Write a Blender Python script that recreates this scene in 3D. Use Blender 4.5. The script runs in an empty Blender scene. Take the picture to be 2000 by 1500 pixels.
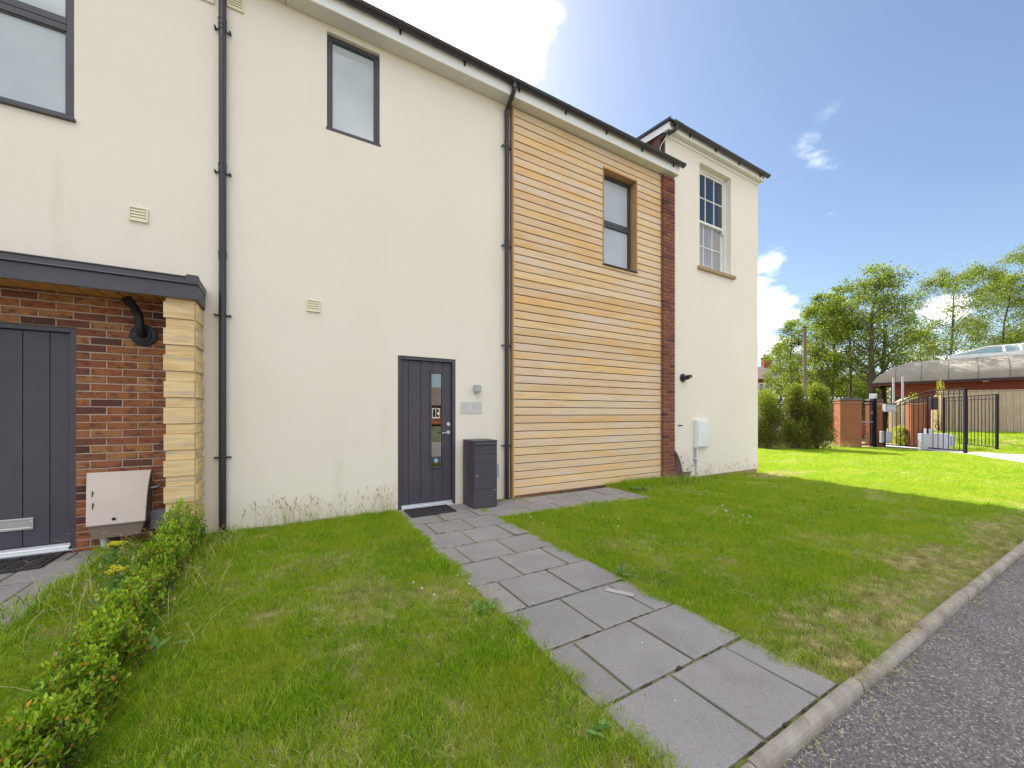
import bpy, bmesh, math, random
import numpy as np
from mathutils import Vector, Matrix
random.seed(7)
RS = np.random.RandomState(11)
S = bpy.context.scene
COL = S.collection
R = math.radians

# ------------------------------------------------------------------ camera
cam_d = bpy.data.cameras.new("camera"); cam = bpy.data.objects.new("camera", cam_d); COL.objects.link(cam)
cam.location = (0, -5.24, 1.3); cam.rotation_euler = (R(90), 0, R(-30))
cam_d.sensor_width = 36; cam_d.lens = 755 / 2000 * 36; cam_d.shift_y = 58 / 2000
cam_d.clip_start = 0.05; cam_d.clip_end = 2000
S.camera = cam

# ------------------------------------------------------------------ sun, sky, exposure
SUN_EL, SUN_AZ = 46.0, 7.5            # azimuth from +Y towards +X
sd = bpy.data.lights.new("sun", 'SUN'); sun = bpy.data.objects.new("sun", sd); COL.objects.link(sun)
sd.energy = 3.4; sd.angle = R(0.5); sd.color = (1.0, 0.95, 0.86)
_d = Vector((math.sin(R(SUN_AZ)) * math.cos(R(SUN_EL)), math.cos(R(SUN_AZ)) * math.cos(R(SUN_EL)), math.sin(R(SUN_EL))))
sun.rotation_euler = _d.to_track_quat('Z', 'Y').to_euler(); sun.location = (0, 20, 30)
W = bpy.data.worlds.new("World"); S.world = W; W.use_nodes = True
wn = W.node_tree.nodes; wl = W.node_tree.links; wn.clear()
def N(t, **k):
    n = wn.new(t)
    for a, v in k.items(): setattr(n, a, v)
    return n
sky = N('ShaderNodeTexSky', sky_type='NISHITA'); sky.sun_disc = False
sky.sun_elevation = R(SUN_EL); sky.sun_rotation = R(SUN_AZ); sky.air_density = 1.0; sky.dust_density = 0.9; sky.ozone_density = 1.6
bg = N('ShaderNodeBackground'); bg.inputs['Strength'].default_value = 0.051
wl.new(sky.outputs[0], bg.inputs['Color'])
tc = N('ShaderNodeTexCoord'); sep = N('ShaderNodeSeparateXYZ'); wl.new(tc.outputs['Generated'], sep.inputs[0])
def math_(op, a, b=None, clamp=False):
    n = N('ShaderNodeMath', operation=op); n.use_clamp = clamp
    for i, v in enumerate((a, b)):
        if v is None: continue
        if isinstance(v, (int, float)): n.inputs[i].default_value = v
        else: wl.new(v, n.inputs[i])
    return n.outputs[0]
den = math_('ADD', math_('MAXIMUM', sep.outputs[2], 0.0), 0.22)
cx = math_('DIVIDE', sep.outputs[0], den); cy = math_('DIVIDE', sep.outputs[1], den)
cmb = N('ShaderNodeCombineXYZ'); wl.new(cx, cmb.inputs[0]); wl.new(cy, cmb.inputs[1]); cmb.inputs[2].default_value = 3.7
CLOUD_SEED = (29.568, 12.476)
vadd = N('ShaderNodeVectorMath', operation='ADD'); wl.new(cmb.outputs[0], vadd.inputs[0]); vadd.inputs[1].default_value = (CLOUD_SEED[0], CLOUD_SEED[1], 0)
nz = N('ShaderNodeTexNoise'); nz.inputs['Scale'].default_value = 1.25; nz.inputs['Detail'].default_value = 9; nz.inputs['Roughness'].default_value = 0.56
nz.inputs['Distortion'].default_value = 0.15
wl.new(vadd.outputs[0], nz.inputs['Vector'])
ramp = N('ShaderNodeValToRGB'); ramp.color_ramp.elements[0].position = 0.50; ramp.color_ramp.elements[1].position = 0.60
ramp.color_ramp.interpolation = 'EASE'
wl.new(nz.outputs['Fac'], ramp.inputs[0])
hz = math_('MULTIPLY', ramp.outputs[0], math_('MULTIPLY', math_('ADD', sep.outputs[2], 0.03), 14.0, True))
bgc = N('ShaderNodeBackground')
nz2 = N('ShaderNodeTexNoise'); nz2.inputs['Scale'].default_value = 2.6; nz2.inputs['Detail'].default_value = 5
wl.new(vadd.outputs[0], nz2.inputs['Vector'])
r2 = N('ShaderNodeValToRGB'); r2.color_ramp.elements[0].position = 0.35; r2.color_ramp.elements[1].position = 0.62
r2.color_ramp.elements[0].color = (0.24, 0.25, 0.27, 1); r2.color_ramp.elements[1].color = (1.0, 0.97, 0.92, 1)
wl.new(nz2.outputs['Fac'], r2.inputs[0]); wl.new(r2.outputs[0], bgc.inputs['Color']); bgc.inputs['Strength'].default_value = 1.35
mxs = N('ShaderNodeMixShader'); wl.new(hz, mxs.inputs[0]); wl.new(bg.outputs[0], mxs.inputs[1]); wl.new(bgc.outputs[0], mxs.inputs[2])
wo = N('ShaderNodeOutputWorld'); wl.new(mxs.outputs[0], wo.inputs[0])
S.view_settings.view_transform = 'Standard'; S.view_settings.look = 'None'
S.view_settings.exposure = 1.86; S.view_settings.gamma = 1.0; S.view_settings.use_curve_mapping = False
S.cycles.max_bounces = 8; S.cycles.transparent_max_bounces = 16; S.cycles.sample_clamp_indirect = 6

# ------------------------------------------------------------------ material helpers
def mat(name, c1, rough=0.6, c2=None, scale=4.0, detail=4, stretch=None, bump=0.0, bscale=200.0, spec=0.4, metal=0.0,
        objrand=None, tint=None, transl=0.0, ramp=(0.35, 0.65), coat=0.0, speck=None, stain=None, bdetail=2):
    m = bpy.data.materials.new(name); m.use_nodes = True
    nt = m.node_tree; nd = nt.nodes; lk = nt.links; nd.clear()
    out = nd.new('ShaderNodeOutputMaterial'); p = nd.new('ShaderNodeBsdfPrincipled')
    p.inputs['Roughness'].default_value = rough; p.inputs['Specular IOR Level'].default_value = spec; p.inputs['Metallic'].default_value = metal
    p.inputs['Coat Weight'].default_value = coat
    geo = nd.new('ShaderNodeNewGeometry'); pos = geo.outputs['Position']; oi = None
    if objrand:
        oi = nd.new('ShaderNodeObjectInfo')
        off = nd.new('ShaderNodeVectorMath'); off.operation = 'MULTIPLY_ADD'
        cb = nd.new('ShaderNodeCombineXYZ')
        for i in range(3): lk.new(oi.outputs['Random'], cb.inputs[i])
        lk.new(cb.outputs[0], off.inputs[0]); off.inputs[1].default_value = (37, 53, 71); lk.new(pos, off.inputs[2]); pos = off.outputs[0]
    def noise(sc, dt, st=None):
        v = pos
        if st:
            mp = nd.new('ShaderNodeMapping'); mp.inputs['Scale'].default_value = st; lk.new(pos, mp.inputs[0]); v = mp.outputs[0]
        n = nd.new('ShaderNodeTexNoise'); n.inputs['Scale'].default_value = sc; n.inputs['Detail'].default_value = dt
        n.inputs['Roughness'].default_value = 0.6; lk.new(v, n.inputs['Vector']); return n.outputs['Fac']
    def mix(f, a, b):
        mx = nd.new('ShaderNodeMix'); mx.data_type = 'RGBA'
        if isinstance(f, float): mx.inputs[0].default_value = f
        else: lk.new(f, mx.inputs[0])
        for i, v in ((6, a), (7, b)):
            if isinstance(v, tuple): mx.inputs[i].default_value = (*v, 1)
            else: lk.new(v, mx.inputs[i])
        return mx.outputs[2]
    def rmp(f, lo, hi):
        r = nd.new('ShaderNodeMapRange'); r.inputs[1].default_value = lo; r.inputs[2].default_value = hi; r.clamp = True
        lk.new(f, r.inputs[0]); return r.outputs[0]
    col = c1
    if objrand:       # list of colours, one is picked per object
        rp = nd.new('ShaderNodeValToRGB'); rp.color_ramp.interpolation = 'LINEAR'
        e = rp.color_ramp.elements
        for i, c in enumerate(objrand):
            if i < 2: q = e[i]
            else: q = e.new(1.0)
        for i, c in enumerate(objrand):
            e[i].position = i / (len(objrand) - 1); e[i].color = (*c, 1)
        lk.new(oi.outputs['Random'], rp.inputs[0]); col = rp.outputs[0]
    if tint:          # colours along a 0..1 attribute stored on the mesh
        at = nd.new('ShaderNodeAttribute'); at.attribute_name = 'tint'
        rp = nd.new('ShaderNodeValToRGB'); e = rp.color_ramp.elements
        for i, (q, c) in enumerate(tint):
            el = e[i] if i < 2 else e.new(q)
        for i, (q, c) in enumerate(tint):
            e[i].position = q; e[i].color = (*c, 1)
        lk.new(at.outputs['Fac'], rp.inputs[0]); col = rp.outputs[0]
    if c2: col = mix(rmp(noise(scale, detail, stretch), *ramp), col, c2)
    if stain: col = mix(rmp(noise(stain[1], 5, stain[2] if len(stain) > 2 else None), stain[3] if len(stain) > 3 else 0.5, 0.75), col, stain[0])
    if speck:
        v = nd.new('ShaderNodeTexVoronoi'); v.inputs['Scale'].default_value = speck[0]; lk.new(pos, v.inputs['Vector'])
        sp = nd.new('ShaderNodeSeparateColor'); lk.new(v.outputs['Color'], sp.inputs[0])
        rp = nd.new('ShaderNodeValToRGB'); e = rp.color_ramp.elements
        for i, (q, c) in enumerate(speck[1]):
            el = e[i] if i < 2 else e.new(q)
        for i, (q, c) in enumerate(speck[1]):
            e[i].position = q; e[i].color = (*c, 1)
        lk.new(sp.outputs[0], rp.inputs[0]); col = mix(speck[2], col, rp.outputs[0])
    if isinstance(col, tuple): p.inputs['Base Color'].default_value = (*col, 1)
    else: lk.new(col, p.inputs['Base Color'])
    if bump:
        b = nd.new('ShaderNodeBump'); b.inputs['Strength'].default_value = bump; b.inputs['Distance'].default_value = 0.01
        lk.new(noise(bscale, bdetail, stretch if stretch and bscale < 150 else None), b.inputs['Height']); lk.new(b.outputs[0], p.inputs['Normal'])
    sh = p.outputs[0]
    if transl:
        t = nd.new('ShaderNodeBsdfTranslucent')
        if isinstance(col, tuple): t.inputs[0].default_value = (*col, 1)
        else: lk.new(col, t.inputs[0])
        ms = nd.new('ShaderNodeMixShader'); ms.inputs[0].default_value = transl
        lk.new(sh, ms.inputs[1]); lk.new(t.outputs[0], ms.inputs[2]); sh = ms.outputs[0]
    lk.new(sh, out.inputs[0])
    return m

def glass_mat(name, tintc=(0.75, 0.8, 0.8)):
    m = bpy.data.materials.new(name); m.use_nodes = True
    nt = m.node_tree; nd = nt.nodes; lk = nt.links; nd.clear()
    out = nd.new('ShaderNodeOutputMaterial'); fr = nd.new('ShaderNodeFresnel'); fr.inputs[0].default_value = 2.7
    tr = nd.new('ShaderNodeBsdfTransparent'); tr.inputs[0].default_value = (*tintc, 1)
    gl = nd.new('ShaderNodeBsdfGlossy'); gl.inputs['Roughness'].default_value = 0.01
    mx = nd.new('ShaderNodeMixShader'); lk.new(fr.outputs[0], mx.inputs[0]); lk.new(tr.outputs[0], mx.inputs[1]); lk.new(gl.outputs[0], mx.inputs[2])
    lk.new(mx.outputs[0], out.inputs[0]); return m

M = {}
M['render'] = mat('cream_render', (0.825, 0.742, 0.645), 0.9, (0.80, 0.715, 0.61), 0.7, 5, bump=0.35, bscale=160, spec=0.15, bdetail=3, stain=((0.76, 0.68, 0.56), 1.0, (3, 3, 0.5), 0.60))
M['grey'] = mat('anthracite', (0.055, 0.050, 0.060), 0.42, (0.066, 0.061, 0.071), 3, spec=0.45, bump=0.05, bscale=400)
M['greydoor'] = mat('door_anthracite', (0.064, 0.054, 0.070), 0.5, (0.075, 0.064, 0.081), 2.5, spec=0.4, bump=0.08, bscale=500)
M['black'] = mat('black_plastic', (0.030, 0.025, 0.033), 0.33, spec=0.5)
M['flue'] = mat('flue_black', (0.012, 0.010, 0.011), 0.45, spec=0.4)
M['white'] = mat('white_plastic', (0.78, 0.78, 0.77), 0.4, (0.70, 0.70, 0.68), 3, spec=0.4)
M['upvc'] = mat('white_fascia', (0.88, 0.865, 0.83), 0.45, (0.84, 0.82, 0.78), 1.5, spec=0.35)
M['soffit'] = mat('soffit_board', (0.66, 0.63, 0.58), 0.6, spec=0.3)
M['steel'] = mat('brushed_steel', (0.62, 0.62, 0.62), 0.32, metal=1.0)
M['alu'] = mat('aluminium', (0.75, 0.75, 0.76), 0.38, metal=0.85)
M['vent'] = mat('cream_vent', (0.76, 0.70, 0.52), 0.5, spec=0.3)
M['frost'] = mat('frosted_pane', (0.46, 0.49, 0.51), 0.06, (0.53, 0.55, 0.56), 0.9, spec=0.9)
M['glass'] = glass_mat('clear_glass')
M['netted'] = mat('netted_pane', (0.30, 0.275, 0.28), 0.05, (0.37, 0.34, 0.345), 5, 4, stretch=(6, 6, 0.2), spec=0.8)
M['dark'] = mat('dark_room', (0.035, 0.03, 0.03), 0.9)
M['curtain'] = mat('curtain', (0.70, 0.62, 0.58), 0.9, (0.58, 0.50, 0.46), 14, stretch=(1, 1, 0.05))
M['brick'] = mat('brick', (0.3, 0.1, 0.06), 0.88, (0.14, 0.058, 0.045), 13, 6, stretch=(1, 1, 1.8), bump=0.9, bscale=90, spec=0.15, ramp=(0.48, 0.66),
    objrand=[(0.33, 0.11, 0.05), (0.40, 0.155, 0.062), (0.09, 0.045, 0.042), (0.35, 0.125, 0.058), (0.40, 0.19, 0.08), (0.30, 0.10, 0.05), (0.37, 0.14, 0.06), (0.11, 0.05, 0.045), (0.34, 0.125, 0.06)],
    stain=((0.46, 0.30, 0.20), 30, (1, 1, 1), 0.66))
M['brickred'] = mat('pilaster_brick', (0.3, 0.1, 0.06), 0.9, (0.20, 0.075, 0.05), 20, 5, bump=0.8, bscale=90, spec=0.15, ramp=(0.45, 0.75),
    objrand=[(0.23, 0.085, 0.055), (0.27, 0.105, 0.06), (0.21, 0.08, 0.058), (0.095, 0.045, 0.05), (0.27, 0.11, 0.065), (0.19, 0.075, 0.052), (0.29, 0.12, 0.07), (0.24, 0.09, 0.058)])
M['gatebrick'] = mat('pier_brick', (0.36, 0.14, 0.065), 0.9, (0.26, 0.10, 0.055), 9, 5, stretch=(1, 1, 3), bump=0.6, bscale=60, spec=0.15)
M['mortar'] = mat('mortar', (0.56, 0.43, 0.335), 0.95, (0.46, 0.35, 0.27), 9, 4, bump=0.5, bscale=200, spec=0.1)
M['mortarred'] = mat('pier_mortar', (0.42, 0.28, 0.22), 0.95, spec=0.1)
M['clad'] = mat('larch_cladding', (0.6, 0.36, 0.16), 0.62, (0.54, 0.34, 0.18), 9, 8, stretch=(0.28, 1, 9), bump=0.4, bscale=26, spec=0.2, ramp=(0.49, 0.70),
    objrand=[(0.80, 0.51, 0.21), (0.68, 0.43, 0.19), (0.82, 0.57, 0.28), (0.73, 0.53, 0.33), (0.80, 0.48, 0.19), (0.70, 0.44, 0.20), (0.77, 0.56, 0.34), (0.83, 0.53, 0.21)],
    stain=((0.68, 0.56, 0.48), 2.2, (0.4, 1, 3.2), 0.41))
M['cladtrim'] = mat('larch_trim', (0.38, 0.20, 0.08), 0.7, (0.28, 0.14, 0.055), 8, 5, stretch=(4, 4, 0.3), spec=0.2)
M['cladtrim2'] = mat('larch_lining', (0.50, 0.30, 0.14), 0.7, (0.40, 0.22, 0.09), 8, 5, stretch=(4, 4, 0.3), spec=0.2)
M['cladback'] = mat('cladding_batten', (0.045, 0.025, 0.012), 0.9)
M['quoin'] = mat('quoin_timber', (0.6, 0.38, 0.17), 0.75, (0.80, 0.60, 0.33), 5, 6, stretch=(0.6, 0.6, 5), bump=0.5, bscale=40, spec=0.2,
    objrand=[(0.70, 0.47, 0.21), (0.76, 0.53, 0.26), (0.64, 0.42, 0.19), (0.73, 0.50, 0.25)], stain=((0.44, 0.37, 0.29), 5, (0.5, 0.5, 4.0), 0.49))
M['soffitwood'] = mat('soffit_timber', (0.66, 0.34, 0.12), 0.6, (0.54, 0.26, 0.08), 8, 5, stretch=(5, 0.4, 5), spec=0.3)
M['slab'] = mat('paving', (0.42, 0.395, 0.395), 0.88, (0.25, 0.233, 0.225), 2.2, 7, bump=0.5, bscale=260, spec=0.2,
    objrand=[(0.355, 0.33, 0.315), (0.27, 0.253, 0.245), (0.385, 0.355, 0.34), (0.30, 0.278, 0.265), (0.34, 0.32, 0.313), (0.285, 0.267, 0.257)], speck=(420, [(0, (0.15, 0.14, 0.137)), (0.5, (0.30, 0.283, 0.275)), (1, (0.50, 0.47, 0.46))], 0.42), stain=((0.22, 0.195, 0.165), 3.2, (1, 1, 1), 0.54))
M['joint'] = mat('joint_soil', (0.11, 0.08, 0.05), 0.95, (0.07, 0.055, 0.04), 30, 4, bump=0.8, bscale=150, spec=0.05)
M['kerb'] = mat('kerb_concrete', (0.42, 0.375, 0.325), 0.9, (0.30, 0.262, 0.22), 9, 6, bump=0.5, bscale=180, spec=0.15, stain=((0.19, 0.155, 0.12), 5, (1, 1, 1), 0.52))
M['asphalt'] = mat('asphalt', (0.19, 0.17, 0.168), 0.92, (0.28, 0.252, 0.245), 1.6, 7, bump=1.0, bscale=130, spec=0.2,
    speck=(135, [(0, (0.04, 0.035, 0.037)), (0.35, (0.13, 0.115, 0.115)), (0.85, (0.25, 0.225, 0.22)), (1.0, (0.66, 0.61, 0.58))], 0.6), bdetail=4)
M['concrete'] = mat('drive_concrete', (0.42, 0.40, 0.38), 0.9, (0.36, 0.345, 0.33), 2, 5, spec=0.15)
M['soil'] = mat('lawn_soil', (0.14, 0.18, 0.03), 0.98, (0.36, 0.30, 0.14), 3.5, 6, bump=0.9, bscale=70, spec=0.05, stain=((0.09, 0.14, 0.016), 14, (1, 1, 1), 0.45))
M['farland'] = mat('far_land', (0.07, 0.09, 0.03), 0.98, (0.10, 0.10, 0.05), 0.1, 5)
GREEN = [(0.0, (0.085, 0.20, 0.007)), (0.33, (0.24, 0.44, 0.012)), (0.68, (0.43, 0.60, 0.026)), (0.87, (0.64, 0.63, 0.09)), (1.0, (0.90, 0.78, 0.38))]
M['blade'] = mat('grass_blade', (0.1, 0.2, 0.02), 0.6, (0.48, 0.53, 0.04), 2.3, 6, tint=GREEN, transl=0.5, spec=0.25, ramp=(0.45, 0.75))
M['straw'] = mat('dry_grass', (0.5, 0.4, 0.2), 0.8, (0.30, 0.27, 0.09), 12, 3, tint=[(0.0, (0.68, 0.57, 0.24)), (1.0, (0.90, 0.80, 0.50))], transl=0.3, spec=0.1)
M['seed'] = mat('seed_stalk', (0.4, 0.33, 0.16), 0.8, tint=[(0.0, (0.28, 0.34, 0.07)), (0.45, (0.56, 0.48, 0.23)), (1.0, (0.38, 0.27, 0.15))], transl=0.2, spec=0.1)
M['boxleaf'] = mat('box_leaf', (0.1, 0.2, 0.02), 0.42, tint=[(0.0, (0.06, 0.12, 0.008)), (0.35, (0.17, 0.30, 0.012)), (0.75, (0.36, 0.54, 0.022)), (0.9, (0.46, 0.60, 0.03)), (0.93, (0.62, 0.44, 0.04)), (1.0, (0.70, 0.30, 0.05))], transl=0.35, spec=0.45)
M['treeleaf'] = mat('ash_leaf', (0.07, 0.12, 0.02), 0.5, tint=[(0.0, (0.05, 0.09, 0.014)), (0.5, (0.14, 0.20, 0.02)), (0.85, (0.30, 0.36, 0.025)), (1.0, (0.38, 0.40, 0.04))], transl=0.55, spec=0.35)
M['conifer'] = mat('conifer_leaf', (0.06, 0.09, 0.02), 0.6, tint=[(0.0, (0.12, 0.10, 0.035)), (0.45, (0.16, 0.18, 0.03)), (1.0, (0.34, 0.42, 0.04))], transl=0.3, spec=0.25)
M['limeleaf'] = mat('lime_leaf', (0.3, 0.34, 0.03), 0.5, tint=[(0.0, (0.22, 0.28, 0.02)), (1.0, (0.55, 0.56, 0.05))], transl=0.4, spec=0.3)
M['bark'] = mat('bark', (0.14, 0.115, 0.09), 0.95, (0.09, 0.072, 0.055), 6, 6, stretch=(3, 3, 0.5), bump=0.8, bscale=30, spec=0.1)
M['pole'] = mat('pole_wood', (0.20, 0.15, 0.11), 0.9, (0.14, 0.105, 0.08), 6, 5, stretch=(5, 5, 0.3), spec=0.1)
M['weed'] = mat('weed_leaf', (0.06, 0.12, 0.05), 0.5, tint=[(0.0, (0.09, 0.21, 0.04)), (1.0, (0.22, 0.38, 0.08))], transl=0.3, spec=0.35)
M['yellow'] = mat('yellow_flower', (0.62, 0.58, 0.03), 0.7, transl=0.2)
M['whiteflower'] = mat('clover_flower', (0.8, 0.78, 0.72), 0.8, transl=0.2)
M['gasbox'] = mat('beige_box', (0.58, 0.48, 0.42), 0.5, (0.55, 0.45, 0.39), 4, 4, spec=0.35)
M['gasbase'] = mat('brown_box', (0.27, 0.20, 0.165), 0.6, spec=0.3)
M['greybox'] = mat('grey_box', (0.24, 0.23, 0.26), 0.5, spec=0.3)
M['rubber'] = mat('rubber', (0.035, 0.030, 0.031), 0.6, (0.05, 0.043, 0.043), 8, spec=0.3)
M['parcel'] = mat('parcel_anthracite', (0.064, 0.054, 0.067), 0.45, (0.073, 0.063, 0.076), 3, spec=0.4)
M['stone'] = mat('sandstone', (0.42, 0.31, 0.20), 0.9, (0.36, 0.26, 0.16), 8, 5, bump=0.5, bscale=150, spec=0.1)
M['plaque'] = mat('plaque', (0.62, 0.585, 0.575), 0.7, (0.56, 0.53, 0.53), 9, spec=0.2)
M['plaquepad'] = mat('plaque_pad', (0.55, 0.52, 0.53), 0.8, spec=0.1)
M['pebble'] = mat('pebble', (0.10, 0.09, 0.095), 0.7, objrand=None, tint=[(0, (0.05, 0.045, 0.05)), (0.7, (0.13, 0.115, 0.11)), (1, (0.34, 0.31, 0.28))], spec=0.3)
M['slate'] = mat('slate', (0.10, 0.10, 0.115), 0.7, (0.075, 0.075, 0.085), 6, 4, spec=0.3)
M['hutroof'] = mat('hut_felt', (0.29, 0.262, 0.222), 0.9, (0.24, 0.215, 0.182), 1.2, 6, spec=0.1, stain=((0.20, 0.18, 0.155), 0.9, (1, 0.6, 1), 0.6))
M['hutbrick'] = mat('hut_brick', (0.22, 0.06, 0.04), 0.9, (0.15, 0.045, 0.035), 5, 5, stretch=(1, 1, 4), spec=0.1)
M['hutfascia'] = mat('hut_fascia', (0.045, 0.022, 0.025), 0.6, spec=0.3)
M['hutsoffit'] = mat('hut_soffit', (0.30, 0.11, 0.06), 0.7, spec=0.2)
M['fence'] = mat('fence_wood', (0.3, 0.22, 0.15), 0.9, (0.34, 0.26, 0.19), 5, 5, stretch=(6, 6, 0.4), spec=0.1,
    objrand=[(0.46, 0.36, 0.26), (0.54, 0.43, 0.32), (0.42, 0.32, 0.22), (0.50, 0.39, 0.28)])
M['iron'] = mat('black_iron', (0.012, 0.010, 0.014), 0.7, spec=0.2)
M['galv'] = mat('galvanised', (0.42, 0.42, 0.46), 0.5, metal=0.5)
M['panelgrey'] = mat('pale_panel', (0.42, 0.42, 0.48), 0.5, spec=0.3)
M['carwhite'] = mat('car_white', (0.75, 0.75, 0.75), 0.25, spec=0.5, coat=0.5)
M['carred'] = mat('car_red', (0.42, 0.018, 0.03), 0.25, spec=0.5, coat=0.5)
M['carglass'] = mat('car_glass', (0.02, 0.025, 0.03), 0.06, spec=0.6)
M['tyre'] = mat('tyre', (0.02, 0.02, 0.02), 0.8)
M['housebrick'] = mat('house_brick', (0.25, 0.08, 0.05), 0.9, (0.18, 0.06, 0.04), 6, 4, spec=0.1)
M['roof_tile'] = mat('roof_tile', (0.16, 0.125, 0.11), 0.9, (0.11, 0.09, 0.08), 5, 4, stretch=(1, 1, 6), spec=0.1)
M['sticker'] = mat('sticker_blue', (0.25, 0.50, 0.58), 0.5)
M['orange'] = mat('sticker_white', (0.8, 0.8, 0.78), 0.5)
M['sandwall'] = mat('tan_wall', (0.42, 0.30, 0.16), 0.9, (0.34, 0.24, 0.13), 6, 5, spec=0.1)
M['bollard'] = mat('sign_dark', (0.03, 0.03, 0.035), 0.6)

# ------------------------------------------------------------------ mesh helpers
class MB:
    def __init__(s): s.v = []; s.f = []; s.t = []
    def add(s, vs, fs, t=None):
        o = len(s.v); s.v += [tuple(v) for v in vs]; s.f += [tuple(i + o for i in f) for f in fs]
        if t is not None: s.t += [t] * len(vs)
        return s
    def box(s, x0, x1, y0, y1, z0, z1, t=None):
        return s.add([(x0,y0,z0),(x1,y0,z0),(x1,y1,z0),(x0,y1,z0),(x0,y0,z1),(x1,y0,z1),(x1,y1,z1),(x0,y1,z1)],
                     [(0,3,2,1),(4,5,6,7),(0,1,5,4),(1,2,6,5),(2,3,7,6),(3,0,4,7)], t)
    def tube(s, pts, r, n=10, cap=True, t=None):
        pts = [Vector(p) for p in pts]; rs = r if isinstance(r, (list, tuple)) else [r] * len(pts)
        vs = []; fs = []
        ref = None
        for i, p in enumerate(pts):
            d = (pts[min(i+1, len(pts)-1)] - pts[max(i-1, 0)]).normalized()
            if ref is None:
                ref = d.orthogonal().normalized()
            ref = (ref - d * ref.dot(d)); ref = ref.normalized() if ref.length > 1e-6 else d.orthogonal().normalized()
            b = d.cross(ref)
            for k in range(n):
                a = 2 * math.pi * (k + 0.5) / n
                vs.append(p + (ref * math.cos(a) + b * math.sin(a)) * rs[i])
        for i in range(len(pts) - 1):
            for k in range(n):
                k2 = (k + 1) % n
                fs.append((i*n+k, i*n+k2, (i+1)*n+k2, (i+1)*n+k))
        if cap:
            fs.append(tuple(range(n-1, -1, -1))); o = (len(pts)-1)*n; fs.append(tuple(range(o, o+n)))
        return s.add(vs, fs, t)
    def prism(s, prof, a, b, axis='x'):
        """closed profile of 2-D points swept from a to b along an axis: x -> (y,z), y -> (x,z), z -> (x,y)"""
        n = len(prof)
        def P(u, w, q): return {'x': (q, u, w), 'y': (u, q, w), 'z': (u, w, q)}[axis]
        vs = [P(u, w, a) for u, w in prof] + [P(u, w, b) for u, w in prof]
        fs = [(i, (i+1) % n, n + (i+1) % n, n + i) for i in range(n)] + [tuple(range(n-1, -1, -1)), tuple(range(n, 2*n))]
        return s.add(vs, fs)
    def mesh(s, name, m):
        me = bpy.data.meshes.new(name); me.from_pydata(s.v, [], s.f)
        if m: me.materials.append(m)
        if s.t and len(s.t) == len(s.v):
            me.attributes.new('tint', 'FLOAT', 'POINT').data.foreach_set('value', s.t)
        bm = bmesh.new(); bm.from_mesh(me); bmesh.ops.recalc_face_normals(bm, faces=bm.faces); bm.to_mesh(me); bm.free()
        return me
ROOTLOC = {}
def link(name, data, parent=None, loc=None, rot=None):
    o = bpy.data.objects.new(name, data); COL.objects.link(o)
    if parent is not None:
        o.parent = parent
        o.matrix_parent_inverse = ROOTLOC.get(parent.name, Matrix.Identity(4))
    if loc: o.location = loc
    if rot: o.rotation_euler = rot
    return o
def tag(o, label=None, cat=None, group=None, kind=None):
    if label: o['label'] = label
    if cat: o['category'] = cat
    if group: o['group'] = group
    if kind: o['kind'] = kind
    return o
def thing(name, label, cat, loc=(0, 0, 0), group=None):
    o = bpy.data.objects.new(name, None); COL.objects.link(o); o.location = loc; o.empty_display_size = 0.1
    ROOTLOC[o.name] = Matrix.Translation(-Vector(loc))
    return tag(o, label, cat, group)
def build(mb, name, m, parent=None, bevel=0, smooth=False, label=None, kind=None):
    o = link(name, mb.mesh(name, m), parent)
    if bevel:
        b = o.modifiers.new('bevel', 'BEVEL'); b.width = bevel; b.segments = 2; b.limit_method = 'ANGLE'; b.angle_limit = R(40)
    if smooth:
        for p in o.data.polygons: p.use_smooth = True
        o.data.set_sharp_from_angle(angle=R(40))
    return tag(o, label, None, None, kind)
def bx(name, m, parent, x0, x1, y0, y1, z0, z1, bevel=0.003, label=None):
    return build(MB().box(x0, x1, y0, y1, z0, z1), name, m, parent, bevel, label=label)
def wall_holes(x0, x1, z0, z1, y, th, holes, name, m, parent):
    """front skin at y with reveals going back th around every hole"""
    xs = sorted({x0, x1, *[h[0] for h in holes], *[h[1] for h in holes]}); zs = sorted({z0, z1, *[h[2] for h in holes], *[h[3] for h in holes]})
    b = MB()
    for i in range(len(xs)-1):
        for j in range(len(zs)-1):
            cxm, czm = (xs[i]+xs[i+1])/2, (zs[j]+zs[j+1])/2
            if any(h[0] < cxm < h[1] and h[2] < czm < h[3] for h in holes): continue
            b.add([(xs[i],y,zs[j]),(xs[i+1],y,zs[j]),(xs[i+1],y,zs[j+1]),(xs[i],y,zs[j+1])], [(0,1,2,3)])
    for h in holes:
        a, c, e, g = h; t = y + th
        b.add([(a,y,e),(a,t,e),(a,t,g),(a,y,g)], [(0,1,2,3)]); b.add([(c,y,e),(c,t,e),(c,t,g),(c,y,g)], [(3,2,1,0)])
        b.add([(a,y,g),(a,t,g),(c,t,g),(c,y,g)], [(0,1,2,3)]); b.add([(a,y,e),(c,y,e),(c,t,e),(a,t,e)], [(0,1,2,3)])
    t = y + 0.30
    b.add([(x0,y,z0),(x0,t,z0),(x0,t,z1),(x0,y,z1)], [(3,2,1,0)]); b.add([(x1,y,z0),(x1,t,z0),(x1,t,z1),(x1,y,z1)], [(0,1,2,3)])
    b.add([(x0,y,z1),(x0,t,z1),(x1,t,z1),(x1,y,z1)], [(3,2,1,0)])
    me = bpy.data.meshes.new(name); me.from_pydata(b.v, [], b.f); me.materials.append(m)
    return link(name, me, parent)
def gz(x, y=0):
    def ss(a, b, t):
        t = min(1, max(0, (t-a)/(b-a))); return t*t*(3-2*t)
    z = -0.165 * ss(3, 10.5, x)
    if x > 24: z += 0.52 * ss(24.6, 29.5, x) * ss(6, 2, y)
    return z

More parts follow.
